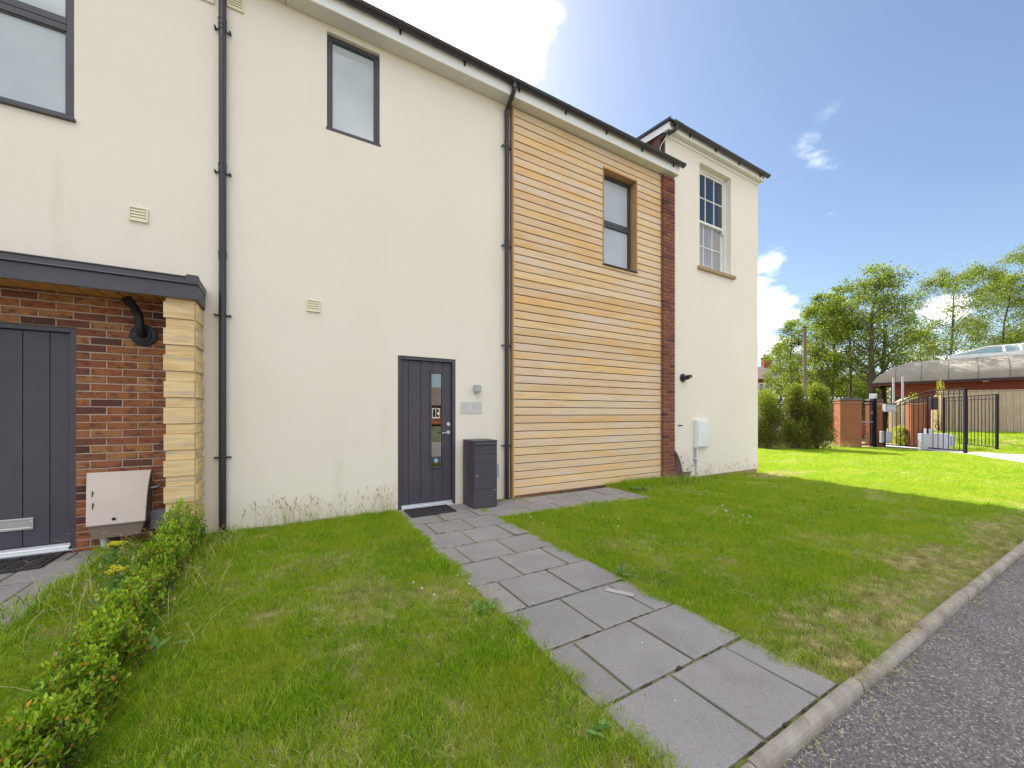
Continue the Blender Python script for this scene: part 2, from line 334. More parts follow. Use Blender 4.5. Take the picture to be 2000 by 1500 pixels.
# ------------------------------------------------------------------ ground, road, kerb, paths
gnd = build(MB().add([(-400,-400,-0.45),(400,-400,-0.45),(400,400,-0.45),(-400,400,-0.45)], [(0,1,2,3)]), 'ground', M['farland'], kind='structure')
b = MB(); xs = list(np.arange(-12, 14, 1.0)) + list(np.arange(14, 34, 0.5)) + [36, 40, 50, 60, 75, 95]; ys = [-4.43] + list(np.arange(-4, 10, 0.5)) + [12, 16, 22, 30, 45, 70, 95]
for y in ys:
    for x in xs: b.v.append((x, y, gz(x, y) - 0.012))
nx = len(xs)
for j in range(len(ys)-1):
    for i in range(nx-1): b.f.append((j*nx+i, j*nx+i+1, (j+1)*nx+i+1, (j+1)*nx+i))
lawn = build(b, 'lawn', M['soil'], kind='structure')
b = MB()
for y0_, y1_ in ((-12.5, -4.468),):
    b.add([(-40,y0_,-0.048),(4,y0_,-0.048),(14,y0_,-0.10),(60,y0_,-0.2),(60,y1_,-0.2),(14,y1_,-0.10),(4,y1_,-0.048),(-40,y1_,-0.048)], [(0,1,6,7),(1,2,5,6),(2,3,4,5)])
road = build(b, 'road', M['asphalt'], kind='structure')
kerb = build(MB().box(-12, 19, -4.476, -4.426, -0.30, -0.045), 'kerb', M['kerb'], kind='structure')
prof = [(-4.425, -0.042), (-4.425, 0.001), (-4.429, 0.007), (-4.444, 0.010), (-4.461, 0.007), (-4.472, -0.003), (-4.477, -0.018), (-4.478, -0.042)]
x = -4.0; k = 0
while x < 15:
    L = 0.914; jz = random.uniform(-0.004, 0.004); jy = random.uniform(-0.004, 0.004)
    zz = -0.05 * min(1, max(0, (x-4)/9))
    build(MB().prism([(u + jy, w + jz + zz) for u, w in prof], x + 0.003, x + L - 0.003), 'kerb_stone', M['kerb'], kerb, smooth=False)
    x += L
# the two slab paths; joints are earth, every slab a piece
SLABM = []
for i in range(4):
    pass
path = build(MB().box(1.19, 2.30, -4.425, -0.01, -0.10, -0.016).box(2.30, 4.93, -1.06, -0.14, -0.10, -0.016), 'path', M['joint'], kind='structure')
def slab(x0, x1, y0, y1, par, z=0.0):
    g = 0.0088; t = random.uniform(-0.004, 0.004)
    x0 += g; x1 -= g; y0 += g; y1 -= g; zj = [z + t + random.uniform(-0.002, 0.002) for _ in range(4)]
    c = 0.006; ch = 0.004
    vs = [(x0,y0,-0.06),(x1,y0,-0.06),(x1,y1,-0.06),(x0,y1,-0.06)]
    vs += [(x0,y0,zj[0]-ch),(x1,y0,zj[1]-ch),(x1,y1,zj[2]-ch),(x0,y1,zj[3]-ch)]
    vs += [(x0+c,y0+c,zj[0]),(x1-c,y0+c,zj[1]),(x1-c,y1-c,zj[2]),(x0+c,y1-c,zj[3])]
    fs = [(0,1,5,4),(1,2,6,5),(2,3,7,6),(3,0,4,7),(4,5,9,8),(5,6,10,9),(6,7,11,10),(7,4,8,11),(8,9,10,11)]
    return build(MB().add(vs, fs), 'paving_slab', M['slab'], par)
y = -4.415; row = 0; P_ = 0.457
while y < -0.2:
    y1 = min(y + P_, -0.03)
    if -0.03 - y1 < 0.12: y1 = -0.03
    cuts = [1.19, 1.19+P_, 1.19+2*P_, 2.30] if row % 2 == 0 else [1.19, 1.19+P_*0.45, 1.19+P_*1.45, 2.30]
    for a, c in zip(cuts[:-1], cuts[1:]):
        slab(a, c, y, y1, path)
    y = y1; row += 1
for row, (ya, yb) in enumerate(((-1.055, -0.60), (-0.60, -0.145))):
    cuts = [2.30] + list(np.arange(2.62 if row else 2.40, 4.85, P_)) + [4.93]
    cuts = [c for i, c in enumerate(cuts) if i == 0 or c - cuts[i-1] > 0.12]
    for a, c in zip(cuts[:-1], cuts[1:]): slab(a, c, ya, yb, path, -0.006)
path2 = build(MB().box(-3.2, -1.48, -4.425, -0.01, -0.10, -0.016), 'neighbour_path', M['joint'], kind='structure')
y = -4.415; row = 0
while y < -0.2:
    y1 = min(y + P_, -0.03)
    if -0.03 - y1 < 0.12: y1 = -0.03
    cuts = [-3.2, -2.86, -2.40, -1.94, -1.48] if row % 2 == 0 else [-3.2, -3.1, -2.63, -2.17, -1.71, -1.48]
    for a, c in zip(cuts[:-1], cuts[1:]): slab(a, c, y, y1, path2)
    y = y1; row += 1
# drive that runs through the gateway
dz = lambda x, y: gz(min(x, 24.4), y)
dp = [(21.2,-1.40),(19.0,-2.88),(16.5,-4.44),(22.9,-4.44),(22.9,-2.42),(23.2,-1.0),(24.2,0.2),(27.0,-0.3),(27.5,3.0),(23.3,1.3)]
pts = [(21.25,-1.30),(19.0,-2.88),(16.5,-4.44),(22.9,-4.44),(22.8,-2.42),(22.55,-1.17),(23.9,0.25),(26.5,1.6),(25.0,3.6),(22.9,0.9)]
b = MB().add([(x_, y_, dz(x_, y_) + 0.004) for x_, y_ in pts], [tuple(range(len(pts)))])
drive = build(b, 'driveway', M['concrete'], kind='structure')
edge = build(MB().box(22.83, 22.95, -4.44, -2.42, -0.2, -0.02), 'drive_edging', M['kerb'], kind='structure')

# gravel strip along the clad wall
b = MB()
for i in range(900):
    px, py = random.uniform(2.96, 6.3), random.uniform(-0.135, -0.02)
    r = random.uniform(0.006, 0.014); zc = -0.03 + random.uniform(0, 0.022); tt = random.random()**2
    vs = [(px + r*random.uniform(.7,1.2)*q[0], py + r*random.uniform(.7,1.2)*q[1], zc + r*0.7*q[2]) for q in ((1,0,0),(-1,0,0),(0,1,0),(0,-1,0),(0,0,1),(0,0,-1))]
    b.add(vs, [(0,2,4),(2,1,4),(1,3,4),(3,0,4),(2,0,5),(1,2,5),(3,1,5),(0,3,5)], tt)
gravel = build(b, 'gravel_strip', M['pebble'], kind='stuff')
tag(gravel, 'dark pebbles packed between the paving and the brick plinth', 'gravel')

# ------------------------------------------------------------------ the terraced house
house = thing('terraced_house', 'two storey terraced house with cream render, larch boarding and anthracite doors', 'house', (2, 0, 0))
HX0, HX1 = -6.0, 6.62
WIN1 = (-3.05, -1.759, 4.065, 5.98); WIN2 = (0.405, 1.032, 4.80, 6.0); WINC = (4.905, 5.735, 4.0, 5.72)
DOOR = (1.262, 2.086, 0.0, 2.083); LDOOR = (-2.62, -1.742, 0.02, 2.115)
wall_holes(HX0, HX1, -0.15, 6.30, 0.0, 0.16, [WIN1, WIN2, (WINC[0]-.0205, WINC[1]+.0205, WINC[2]-.012, WINC[3]+.0205), DOOR, LDOOR], 'wall', M['render'], house)
bx('wall_back', M['dark'], house, HX0, HX1, 0.35, 0.40, -0.1, 6.3, 0)

def window(hole, yf, par, transoms=(), fw=0.055, name='window', sill=True, frost='frost'):
    x0, x1, z0, z1 = hole
    w = build(MB().box(x0-0.0, x1+0.0, yf+0.075, yf+0.08, z0, z1), name, M['dark'], par)
    f = MB(); d0, d1 = yf, yf + 0.06
    f.box(x0+.002, x0+fw, d0, d1, z0+.002, z1-.002).box(x1-fw, x1-.002, d0, d1, z0+.002, z1-.002)
    f.box(x0+fw, x1-fw, d0+.001, d1, z0+.002, z0+fw).box(x0+fw, x1-fw, d0+.001, d1, z1-fw, z1-.002)
    zs = [z0+fw]
    for a, c in transoms:
        f.box(x0+fw, x1-fw, d0+.001, d1, a, c); zs += [a, c]
    zs.append(z1-fw)
    build(f, 'frame', M['grey'], w, 0.004)
    # glazing bead step
    for i in range(0, len(zs), 2):
        g = MB(); q = 0.012
        g.box(x0+fw, x0+fw+q, d0+.012, d1, zs[i], zs[i+1]).box(x1-fw-q, x1-fw, d0+.012, d1, zs[i], zs[i+1])
        g.box(x0+fw+q, x1-fw-q, d0+.012, d1, zs[i], zs[i]+q).box(x0+fw+q, x1-fw-q, d0+.012, d1, zs[i+1]-q, zs[i+1])
        build(g, 'glazing_bead', M['grey'], w)
        bx('pane', M[frost], w, x0+fw+.002, x1-fw-.002, d0+.03, d0+.036, zs[i]+.002, zs[i+1]-.002, 0)
    if sill:
        build(MB().box(x0-0.012, x1+0.012, yf-0.05, yf-0.001, z0-0.012, z0+0.02), 'sill', M['grey'], w, 0.004)
    return w
window(WIN1, 0.015, house, [(4.906, 4.966), (4.970, 5.03)])
window(WIN2, 0.045, house)
window(WINC, 0.10, house, [(4.78, 4.827), (4.831, 4.885)], fw=0.05)

def door(hole, grooves, par, glass=None, letter=None, handle_x=None, gxr=True):
    x0, x1, z0, z1 = hole; fw = 0.048; y0 = 0.012
    d = build(MB().box(x0+fw, x1-fw, y0+0.058, y0+0.10, z0+0.06, z1-fw), 'door', M['greydoor'], par)
    f = MB().box(x0+.002, x0+fw, y0, y0+.12, z0, z1-.002).box(x1-fw, x1-.002, y0, y0+.12, z0, z1-.002).box(x0+fw, x1-fw, y0+.001, y0+.12, z1-fw, z1-.002)
    build(f, 'frame', M['grey'], d, 0.004)
    t = MB().prism([(y0+.10, z0+.004), (y0-.035, z0+.004), (y0-.035, z0+.026), (y0+.005, z0+.036), (y0+.005, z0+.058), (y0+.10, z0+.058)], x0+fw, x1-fw)
    build(t, 'threshold', M['alu'], d, 0.003)
    bx('drip_step', M['alu'], d, x0+.01, x1-.01, y0-.06, y0-.036, z0+.001, z0+.014, 0.002)
    xs = [x0+fw+.003] + grooves + [x1-fw-.003]
    zb, zt = z0+.064, z1-fw-.004
    for a, c in zip(xs[:-1], xs[1:]):
        p = MB(); g = .0022
        ya, yb = y0+.04, y0+.059
        segs = [(zb, zt)]
        if glass:
            ga, gc, g0, g1 = glass
            if a + g < gc and c - g > ga and not (c - g <= ga + .001):
                segs = [(zb, g0-.03), (g1+.03, zt)]
        for s0, s1 in segs: build(MB().box(a+g, c-g, ya, yb, s0, s1), 'board', M['greydoor'], d, 0.003)
    if glass:
        ga, gc, g0, g1 = glass; q = 0.022
        f = MB().box(ga-q, ga, y0+.026, y0+.06, g0-q, g1+q).box(gc, gc+q, y0+.026, y0+.06, g0-q, g1+q).box(ga, gc, y0+.027, y0+.06, g0-q, g0).box(ga, gc, y0+.027, y0+.06, g1, g1+q)
        # narrow strips close the boards up to the bead
        for a, c in zip(xs[:-1], xs[1:]):
            if a < gc and c > ga:
                if a + .004 < ga - q: f.box(a+.004, ga-q, y0+.041, y0+.058, g0-.03, g1+.03)
                if c - .004 > gc + q: f.box(gc+q, c-.004, y0+.041, y0+.058, g0-.03, g1+.03)
        f.box(ga-q, gc+q, y0+.042, y0+.057, g0-.031, g0-q).box(ga-q, gc+q, y0+.042, y0+.057, g1+q, g1+.031)
        build(f, 'glazing_frame', M['greydoor'], d, 0.003)
        bx('glass_pane', M['glass'], d, ga, gc, y0+.045, y0+.051, g0, g1, 0)
        bx('glass_backing', M['dark'], d, ga, gc, y0+.054, y0+.0565, g0, g1, 0)
        build(MB().tube([(ga+.07, y0+.0445, g0+.09), (ga+.07, y0+.0425, g0+.09)], 0.030, 20), 'sticker', M['sticker'], d)
        bx('sticker_tab', M['orange'], d, ga+.09, ga+.115, y0+.0425, y0+.0445, g0+.74, g0+.775, 0)
    if handle_x:
        h = MB().tube([(handle_x, y0+.041, 1.03), (handle_x, y0+.028, 1.03)], 0.027, 20).tube([(handle_x, y0+.03, 1.03), (handle_x, y0-.015, 1.03), (handle_x-.02, y0-.022, 1.03), (handle_x-.115, y0-.022, 1.025)], 0.0095, 10)
        build(h, 'handle', M['steel'], d, smooth=True)
        h = MB().tube([(handle_x, y0+.041, 1.15), (handle_x, y0+.025, 1.15)], 0.027, 20).tube([(handle_x, y0+.026, 1.15), (handle_x, y0+.018, 1.15)], 0.014, 12)
        build(h, 'lock', M['steel'], d, smooth=True)
    if letter:
        a, c, e, g = letter
        l = MB().box(a, c, y0+.028, y0+.042, e, e+.022).box(a, c, y0+.028, y0+.042, g-.022, g).box(a, a+.022, y0+.0285, y0+.042, e+.022, g-.022).box(c-.022, c, y0+.0285, y0+.042, e+.022, g-.022)
        l.box(a+.022, c-.022, y0+.034, y0+.042, e+.022, g-.022)
        build(l, 'letter_plate', M['steel'], d, 0.003)
    return d
door(DOOR, [1.417, 1.588, 1.753, 1.912], house, glass=(1.742, 1.893, 0.545, 1.865), handle_x=1.99)
door(LDOOR, [-2.445, -2.275, -2.105, -1.935], house, letter=(-2.33, -2.035, 0.238, 0.345))

# --- brick panel under the porch: every brick a piece
def brick_meshes(L, Hh, Dp, n, m, name='brick', axis='x'):
    out = []
    for i in range(n):
        j = lambda a=0.0022: random.uniform(-a, a)
        c = 0.004
        vs = []
        for (sx, sz) in ((0,0),(1,0),(1,1),(0,1)): vs.append((sx*L, 0.0, sz*Hh))
        for (sx, sz) in ((0,0),(1,0),(1,1),(0,1)): vs.append((sx*L + j(), -Dp + c, sz*Hh + j(.0028)))
        for (sx, sz) in ((0,0),(1,0),(1,1),(0,1)): vs.append((sx*L + (c if sx == 0 else -c) + j(), -Dp + j(), sz*Hh + (c if sz == 0 else -c) + j()))
        fs = [(0,1,5,4),(1,2,6,5),(2,3,7,6),(3,0,4,7),(4,5,9,8),(5,6,10,9),(6,7,11,10),(7,4,8,11),(8,9,10,11),(3,2,1,0)]
        me = bpy.data.meshes.new(name); me.from_pydata(vs, [], fs); me.materials.append(m); out.append(me)
    return out
panel = build(MB().box(-3.6, LDOOR[0], -0.012, -0.001, 0, 2.434).box(LDOOR[1], -0.99, -0.012, -0.001, 0, 2.434).box(LDOOR[0], LDOOR[1], -0.012, -0.001, LDOOR[3], 2.434), 'brick_panel', M['mortar'], house)
BF = brick_meshes(0.215, 0.063, 0.007, 8, M['brick'])
cache = {}
for ci in range(34):
    z = 0.0322 + (ci - 1) * 0.0745
    x = -3.6 - (0.1125 if ci % 2 else 0.0)
    x += 0.045
    while x < -1.0:
        a, c = x, x + 0.215
        x += 0.225
        segs = [(a, min(c, -1.0))]
        if z < LDOOR[3] and z + 0.06 > LDOOR[2]:
            if a > LDOOR[0]-.01 and c < LDOOR[1]+.01: continue
            if a < LDOOR[1] < c: segs = [(LDOOR[1]+.001, min(c, -1.0))]
            elif a < LDOOR[0] < c: segs = [(a, LDOOR[0]-.001)]
        for s0, s1 in segs:
            if s1 - s0 < 0.03 or s1 < -2.95: continue
            if abs(s1 - s0 - 0.215) < 1e-4: me = random.choice(BF)
            else:
                key = (round(s1 - s0, 3), random.randint(0, 1))
                if key not in cache: cache[key] = brick_meshes(s1 - s0, 0.063, 0.007, 1, M['brick'])[0]
                me = cache[key]
            bo = link('brick', me, panel, (s0, -0.012, z))
            if ci == 33: bo.scale = (1, 1, .29)
# --- larch cladding: every board a piece
clad = build(MB().box(3.02, WINC[0]-.02, -0.018, -0.002, -0.02, 6.10).box(WINC[1]+.02, 6.44, -0.018, -0.002, -0.02, 6.10).box(WINC[0]-.02, WINC[1]+.02, -0.018, -0.002, -0.02, WINC[2]-.02).box(WINC[0]-.02, WINC[1]+.02, -0.018, -0.002, WINC[3]+.02, 6.10), 'cladding', M['cladback'], house)
PB = 0.1262; z = 0.020
WINCH = (WINC[0]-.0205, WINC[1]+.0205, WINC[2]-.012, WINC[3]+.0205)
while z < 6.06:
    z1 = min(z + PB - 0.0115, 6.078)
    spans = [(3.022, 6.438)]
    if z1 > WINC[2] - .03 and z < WINC[3] + .02: spans = [(3.022, WINC[0]-.021), (WINC[1]+.021, 6.438)]
    spans = [(a, c, z) for a, c in spans]
    if len(spans) == 2 and WINC[3] + .021 < z1 - .02: spans.append((WINC[0]-.020, WINC[1]+.020, WINC[3]+.022))
    if len(spans) == 2 and z < WINC[2] - .018 - .02: spans.append((WINC[0]-.020, WINC[1]+.020, z))
    for a, c, zb_ in spans:
        zz = z1 if not (len(spans) == 3 and zb_ == z and a < WINC[0] and a > 3.1 and z < WINC[2]) else min(z1, WINC[2]-.018)
        j = random.uniform(-.0015, .0015)
        pr = [(-0.018, zb_), (-0.040+j, zb_), (-0.043+j, zb_+.003), (-0.040+j, zz-.006), (-0.034+j, zz), (-0.018, zz)]
        build(MB().prism(pr, a, c), 'board', M['clad'], clad)
    z += PB
bx('corner_trim', M['cladtrim'], clad, 2.985, 3.019, -0.062, -0.002, -0.02, 6.08, 0.003)
bx('corner_edge', M['clad'], clad, 3.0195, 3.034, -0.058, -0.045, -0.01, 6.08, 0.002)
b = MB().box(WINC[0]-.0195, WINC[0]-.001, -0.052, 0.10, WINC[2]+.02, WINC[3]+.02).box(WINC[1]+.001, WINC[1]+.0195, -0.052, 0.10, WINC[2]+.02, WINC[3]+.02)
b.box(WINC[0]-.001, WINC[1]+.001, -0.05, 0.10, WINC[3]+.001, WINC[3]+.0195)
build(b, 'window_lining', M['cladtrim2'], clad, 0.002)
bx('window_ledge', M['grey'], clad, WINC[0]-.025, WINC[1]+.025, -0.075, 0.098, WINC[2]-.015, WINC[2]+.0, 0.003)
plinth = build(MB().box(2.99, 6.44, -0.024, -0.004, -0.16, 0.012), 'brick_plinth', M['mortarred'], house)
PM = brick_meshes(0.066, 0.10, 0.012, 5, M['brickred'])
x = 2.992
while x < 6.37:
    link('brick', random.choice(PM), plinth, (x, -0.022, -0.095)); x += 0.0755
# --- brick pilaster at the end of the boarding
pil = build(MB().box(6.448, 6.782, -0.092, -0.002, -0.2, 6.07), 'brick_pilaster', M['mortarred'], house)
PA = brick_meshes(0.215, 0.065, 0.10, 4, M['brickred']); PBm = brick_meshes(0.1185, 0.065, 0.10, 4, M['brickred'])
for ci in range(82):
    z = -0.095 + ci * 0.075
    if ci % 2: seq = ((6.441, PA), (6.666, PBm))
    else: seq = ((6.441, PBm), (6.5695, PA))
    for x_, ms in seq: link('brick', random.choice(ms), pil, (x_, -0.004, z))
# --- roof, fascia, soffit, gutter
rf = MB().prism([(-0.235, 6.275), (-0.235, 6.30), (6.0, 7.20), (6.0, 7.17)], HX0, 6.62)
build(rf, 'roof', M['slate'], house)
fas = bx('fascia', M['upvc'], house, HX0, 6.775, -0.215, -0.195, 6.078, 6.272, 0.003)
bx('fascia_return', M['upvc'], house, 6.757, 6.777, -0.194, -0.002, 6.078, 6.30, 0.003)
x = HX0
while x < 6.70:
    x1 = min(x + 2.985, 6.755)
    bx('soffit_board', M['soffit'], house, x+.003, x1-.003, -0.194, -0.003, 6.082, 6.092, 0.001); x = x1 + .0
bx('fascia_joint', M['upvc'], house, 3.62, 3.66, -0.219, -0.2155, 6.077, 6.20, 0.001)
bx('fascia_joint', M['upvc'], house, -1.0, -0.96, -0.219, -0.2155, 6.077, 6.20, 0.001)
def half_round(x0, x1, yc, zc, r, nm='gutter', par=None):
    prof = []
    n = 12
    for i in range(n + 1):
        a = math.pi + math.pi * i / n; prof.append((yc + r*math.cos(a), zc + r*math.sin(a)))
    for i in range(n, -1, -1):
        a = math.pi + math.pi * i / n; prof.append((yc + (r-.004)*math.cos(a), zc + (r-.004)*math.sin(a)))
    return build(MB().prism(prof, x0, x1), nm, M['black'], par, smooth=True)
gut = half_round(HX0, 6.80, -0.275, 6.262, 0.056, 'gutter', house)
half_round(6.80, 6.83, -0.275, 6.262, 0.061, 'gutter_end', gut)
half_round(2.80, 3.10, -0.275, 6.262, 0.0605, 'gutter_outlet', gut)
x = 2.13 - 0.89*8
while x < 6.9:
    half_round(x-.014, x+.014, -0.275, 6.262, 0.0595, 'gutter_bracket', gut)
    bx('bracket_foot', M['black'], gut, x-.012, x+.012, -0.235, -0.2155, 6.17, 6.235, 0.002)
    x += 0.89
b = MB()
for i in range(60):
    x = -6 + i*0.21
    if x > 6.55: break
    b.box(x+.002, x+.207, -0.245, -0.10, 6.301, 6.308)
build(b, 'eaves_slates', M['slate'], house, kind='stuff')

# ------------------------------------------------------------------ downpipes (each clip a part)
def downpipe(x, yc, ztop, zbot, clips, joints, label, top_off=None):
    t = thing('downpipe', label, 'downpipe', (x, yc, zbot), 'rainwater downpipes')
    r = 0.034
    if top_off:
        pts = [(x, top_off, 6.215), (x, top_off, 6.13), (x, top_off+.02, 6.10), (x, yc-.02, 5.98), (x, yc, 5.95), (x, yc, zbot)]
    else: pts = [(x, yc, ztop), (x, yc, zbot)]
    o = build(MB().tube(pts, r, 16), 'pipe', M['black'], t, smooth=True)
    if top_off:
        build(MB().tube([(x, top_off, 6.205), (x, top_off, 6.14)], r+.004, 16), 'elbow_socket', M['black'], t, smooth=True)
        build(MB().tube([(x, yc, 5.96), (x, yc, 5.88)], r+.004, 16), 'elbow_socket', M['black'], t, smooth=True)
    for z in joints: build(MB().tube([(x, yc, z), (x, yc, z+.07)], r+.0035, 16).tube([(x, yc, z+.058), (x, yc, z+.07)], r+.0065, 16), 'pipe_socket', M['black'], t, smooth=True)
    for z in clips:
        c = MB().tube([(x, yc, z-.013), (x, yc, z+.013)], r+.0045, 16)
        for s in (-1, 1):
            c.tube([(x+s*.036, yc+.028, z), (x+s*.066, yc+.028, z)], 0.009, 8).tube([(x+s*.066, -.002, z), (x+s*.066, yc-.004, z)], 0.011, 10)
        build(c, 'pipe_clip', M['black'], t, smooth=True)
    return t
downpipe(-0.622, -0.045, 6.3, -0.03, [5.468, 3.918, 2.368, 0.824], [5.50, 2.98, 3.93], 'black round downpipe on the cream wall beside the porch')
downpipe(2.905, -0.052, 6.2, -0.06, [5.416, 3.883, 2.351, 0.81], [5.43, 3.9], 'black downpipe between the cream render and the larch boarding', top_off=-0.275)

# ------------------------------------------------------------------ wall fixtures
def vent(x0, x1, z0, z1, label):
    t = thing('wall_vent', label, 'vent', ((x0+x1)/2, 0, z0), 'cream louvred vents on the render')
    f = MB().box(x0, x1, -0.022, -0.001, z0, z0+.014).box(x0, x1, -0.022, -0.001, z1-.014, z1).box(x0, x0+.014, -0.0215, -0.001, z0+.014, z1-.014).box(x1-.014, x1, -0.0215, -0.001, z0+.014, z1-.014)
    f.box(x0+.014, x1-.014, -0.006, -0.001, z0+.014, z1-.014)
    build(f, 'frame', M['vent'], t, 0.002)
    n = 4; h = (z1 - z0 - .028)/n
    for i in range(n):
        za = z0 + .014 + i*h
        build(MB().prism([(-.006, za+h-.002), (-.008, za+h-.002), (-.020, za+.004), (-.020, za+.001), (-.006, za+.004)], x0+.0145, x1-.0145), 'louvre', M['vent'], t)
vent(-1.378, -1.233, 3.225, 3.367, 'cream louvred vent on the render above the porch roof')
vent(0.185, 0.329, 2.527, 2.668, 'cream louvred vent to the upper left of the middle front door')
vent(-0.585, -0.436, 5.765, 5.905, 'cream louvred vent high up just right of the downpipe')
vent(-0.86, -0.70, 5.725, 5.865, 'cream louvred vent high up half hidden left of the downpipe')
t = thing('wall_light', 'square grey wall light above the number plaque beside the front door', 'wall light', (2.405, 0, 1.62))
bx('back_plate', M['greybox'], t, 2.375, 2.44, -0.02, -0.001, 1.63, 1.715, 0.003)
bx('lamp_body', mat('lamp_grey', (0.40, 0.39, 0.385), 0.4, spec=0.4), t, 2.357, 2.458, -0.085, -0.021, 1.622, 1.724, 0.004)
build(MB().tube([(2.407, -0.053, 1.6215), (2.407, -0.053, 1.612)], 0.03, 16), 'lens', M['glass'], t)
t = thing('number_plaque', 'small pale plaque with two faint grey patches beside the front door', 'plaque', (2.33, 0, 1.3))
bx('plate', M['plaque'], t, 2.16, 2.50, -0.010, -0.001, 1.305, 1.478, 0.002)
bx('patch', M['plaquepad'], t, 2.175, 2.275, -0.0125, -0.0105, 1.34, 1.45, 0.001)
bx('patch', M['plaquepad'], t, 2.355, 2.445, -0.0125, -0.0105, 1.35, 1.45, 0.001)
# cable box right of the parcel box
t = thing('cable_box', 'small pale grey cable box low on the wall behind the parcel box', 'cable box', (2.70, 0, 0.3))
bx('cover', M['panelgrey'], t, 2.62, 2.775, -0.045, -0.001, 0.33, 0.53, 0.004)
build(MB().tube([(2.715, -0.02, 0.329), (2.715, -0.02, 0.0)], 0.016, 10), 'conduit', M['panelgrey'], t, smooth=True)

# parcel box
t = thing('parcel_box', 'tall anthracite metal parcel box standing right of the front door', 'parcel box', (2.35, -0.26, 0))
X0, X1, Y0, Y1 = 2.172, 2.528, -0.442, -0.065
bx('body', M['parcel'], t, X0, X1, Y0, Y1, 0.004, 0.918, 0.003)
bx('lid', M['parcel'], t, X0-.004, X1+.004, Y0-.012, Y1, 0.919, 0.932, 0.003)
bx('drawer_front', M['parcel'], t, X0+.012, X1-.012, Y0-.009, Y0-.001, 0.745, 0.90, 0.002)
build(MB().prism([(Y0-.010, .906), (Y0-.032, .902), (Y0-.036, .878), (Y0-.028, .872), (Y0-.010, .876)], X0+.014, X1-.014), 'pull_handle', M['parcel'], t, 0.002)
bx('trim_strip', M['parcel'], t, X0+.012, X1-.012, Y0-.007, Y0-.001, 0.640, 0.740, 0.002)
dr = bx('parcel_door', M['parcel'], t, X0+.010, X1-.010, Y0-.009, Y0-.001, 0.265, 0.635, 0.002)
bx('base_panel', M['parcel'], t, X0+.004, X1-.004, Y0-.006, Y0-.001, 0.012, 0.258, 0.002)
build(MB().tube([(X0+.045, Y0-.009, .455), (X0+.045, Y0-.016, .455)], 0.013, 16), 'lock', M['steel'], dr, smooth=True)
bx('maker_tab', M['steel'], t, X1-.055, X1-.03, Y0-.0095, Y0-.0065, 0.235, 0.246, 0.001)

# door mats
def mat_(x0, x1, y0, y1, label, z=0.003):
    t = thing('door_mat', label, 'door mat', ((x0+x1)/2, (y0+y1)/2, 0), 'black rubber door mats')
    b = MB().box(x0, x1, y0, y0+.03, z, z+.02).box(x0, x1, y1-.03, y1, z, z+.02).box(x0, x0+.03, y0+.03, y1-.03, z, z+.0195).box(x1-.03, x1, y0+.03, y1-.03, z, z+.0195)
    build(b, 'border', M['rubber'], t, 0.004)
    b = MB(); nx_ = 6; ny_ = 4
    for i in range(nx_):
        for j in range(ny_):
            cx_ = x0 + .03 + (i+.5)*(x1-x0-.06)/nx_; cy_ = y0 + .03 + (j+.5)*(y1-y0-.06)/ny_
            rr = min((x1-x0-.06)/nx_, (y1-y0-.06)/ny_)*0.47
            for q in (1.0, 0.5):
                pts = [(cx_+rr*q*math.cos(a), cy_+rr*q*math.sin(a), z+.012) for a in [2*math.pi*k/12 for k in range(13)]]
                b.tube(pts, 0.0048, 5, cap=False)
            b.tube([(cx_-rr, cy_-rr, z+.012), (cx_+rr, cy_+rr, z+.012)], .0045, 5).tube([(cx_-rr, cy_+rr, z+.0125), (cx_+rr, cy_-rr, z+.0125)], .0045, 5)
    build(b, 'scroll_lattice', M['rubber'], t)
mat_(1.325, 1.925, -0.445, -0.055, 'black rubber scroll mat on the paving at the middle front door')
mat_(-2.50, -1.80, -0.46, -0.055, 'black rubber scroll mat under the left front door')

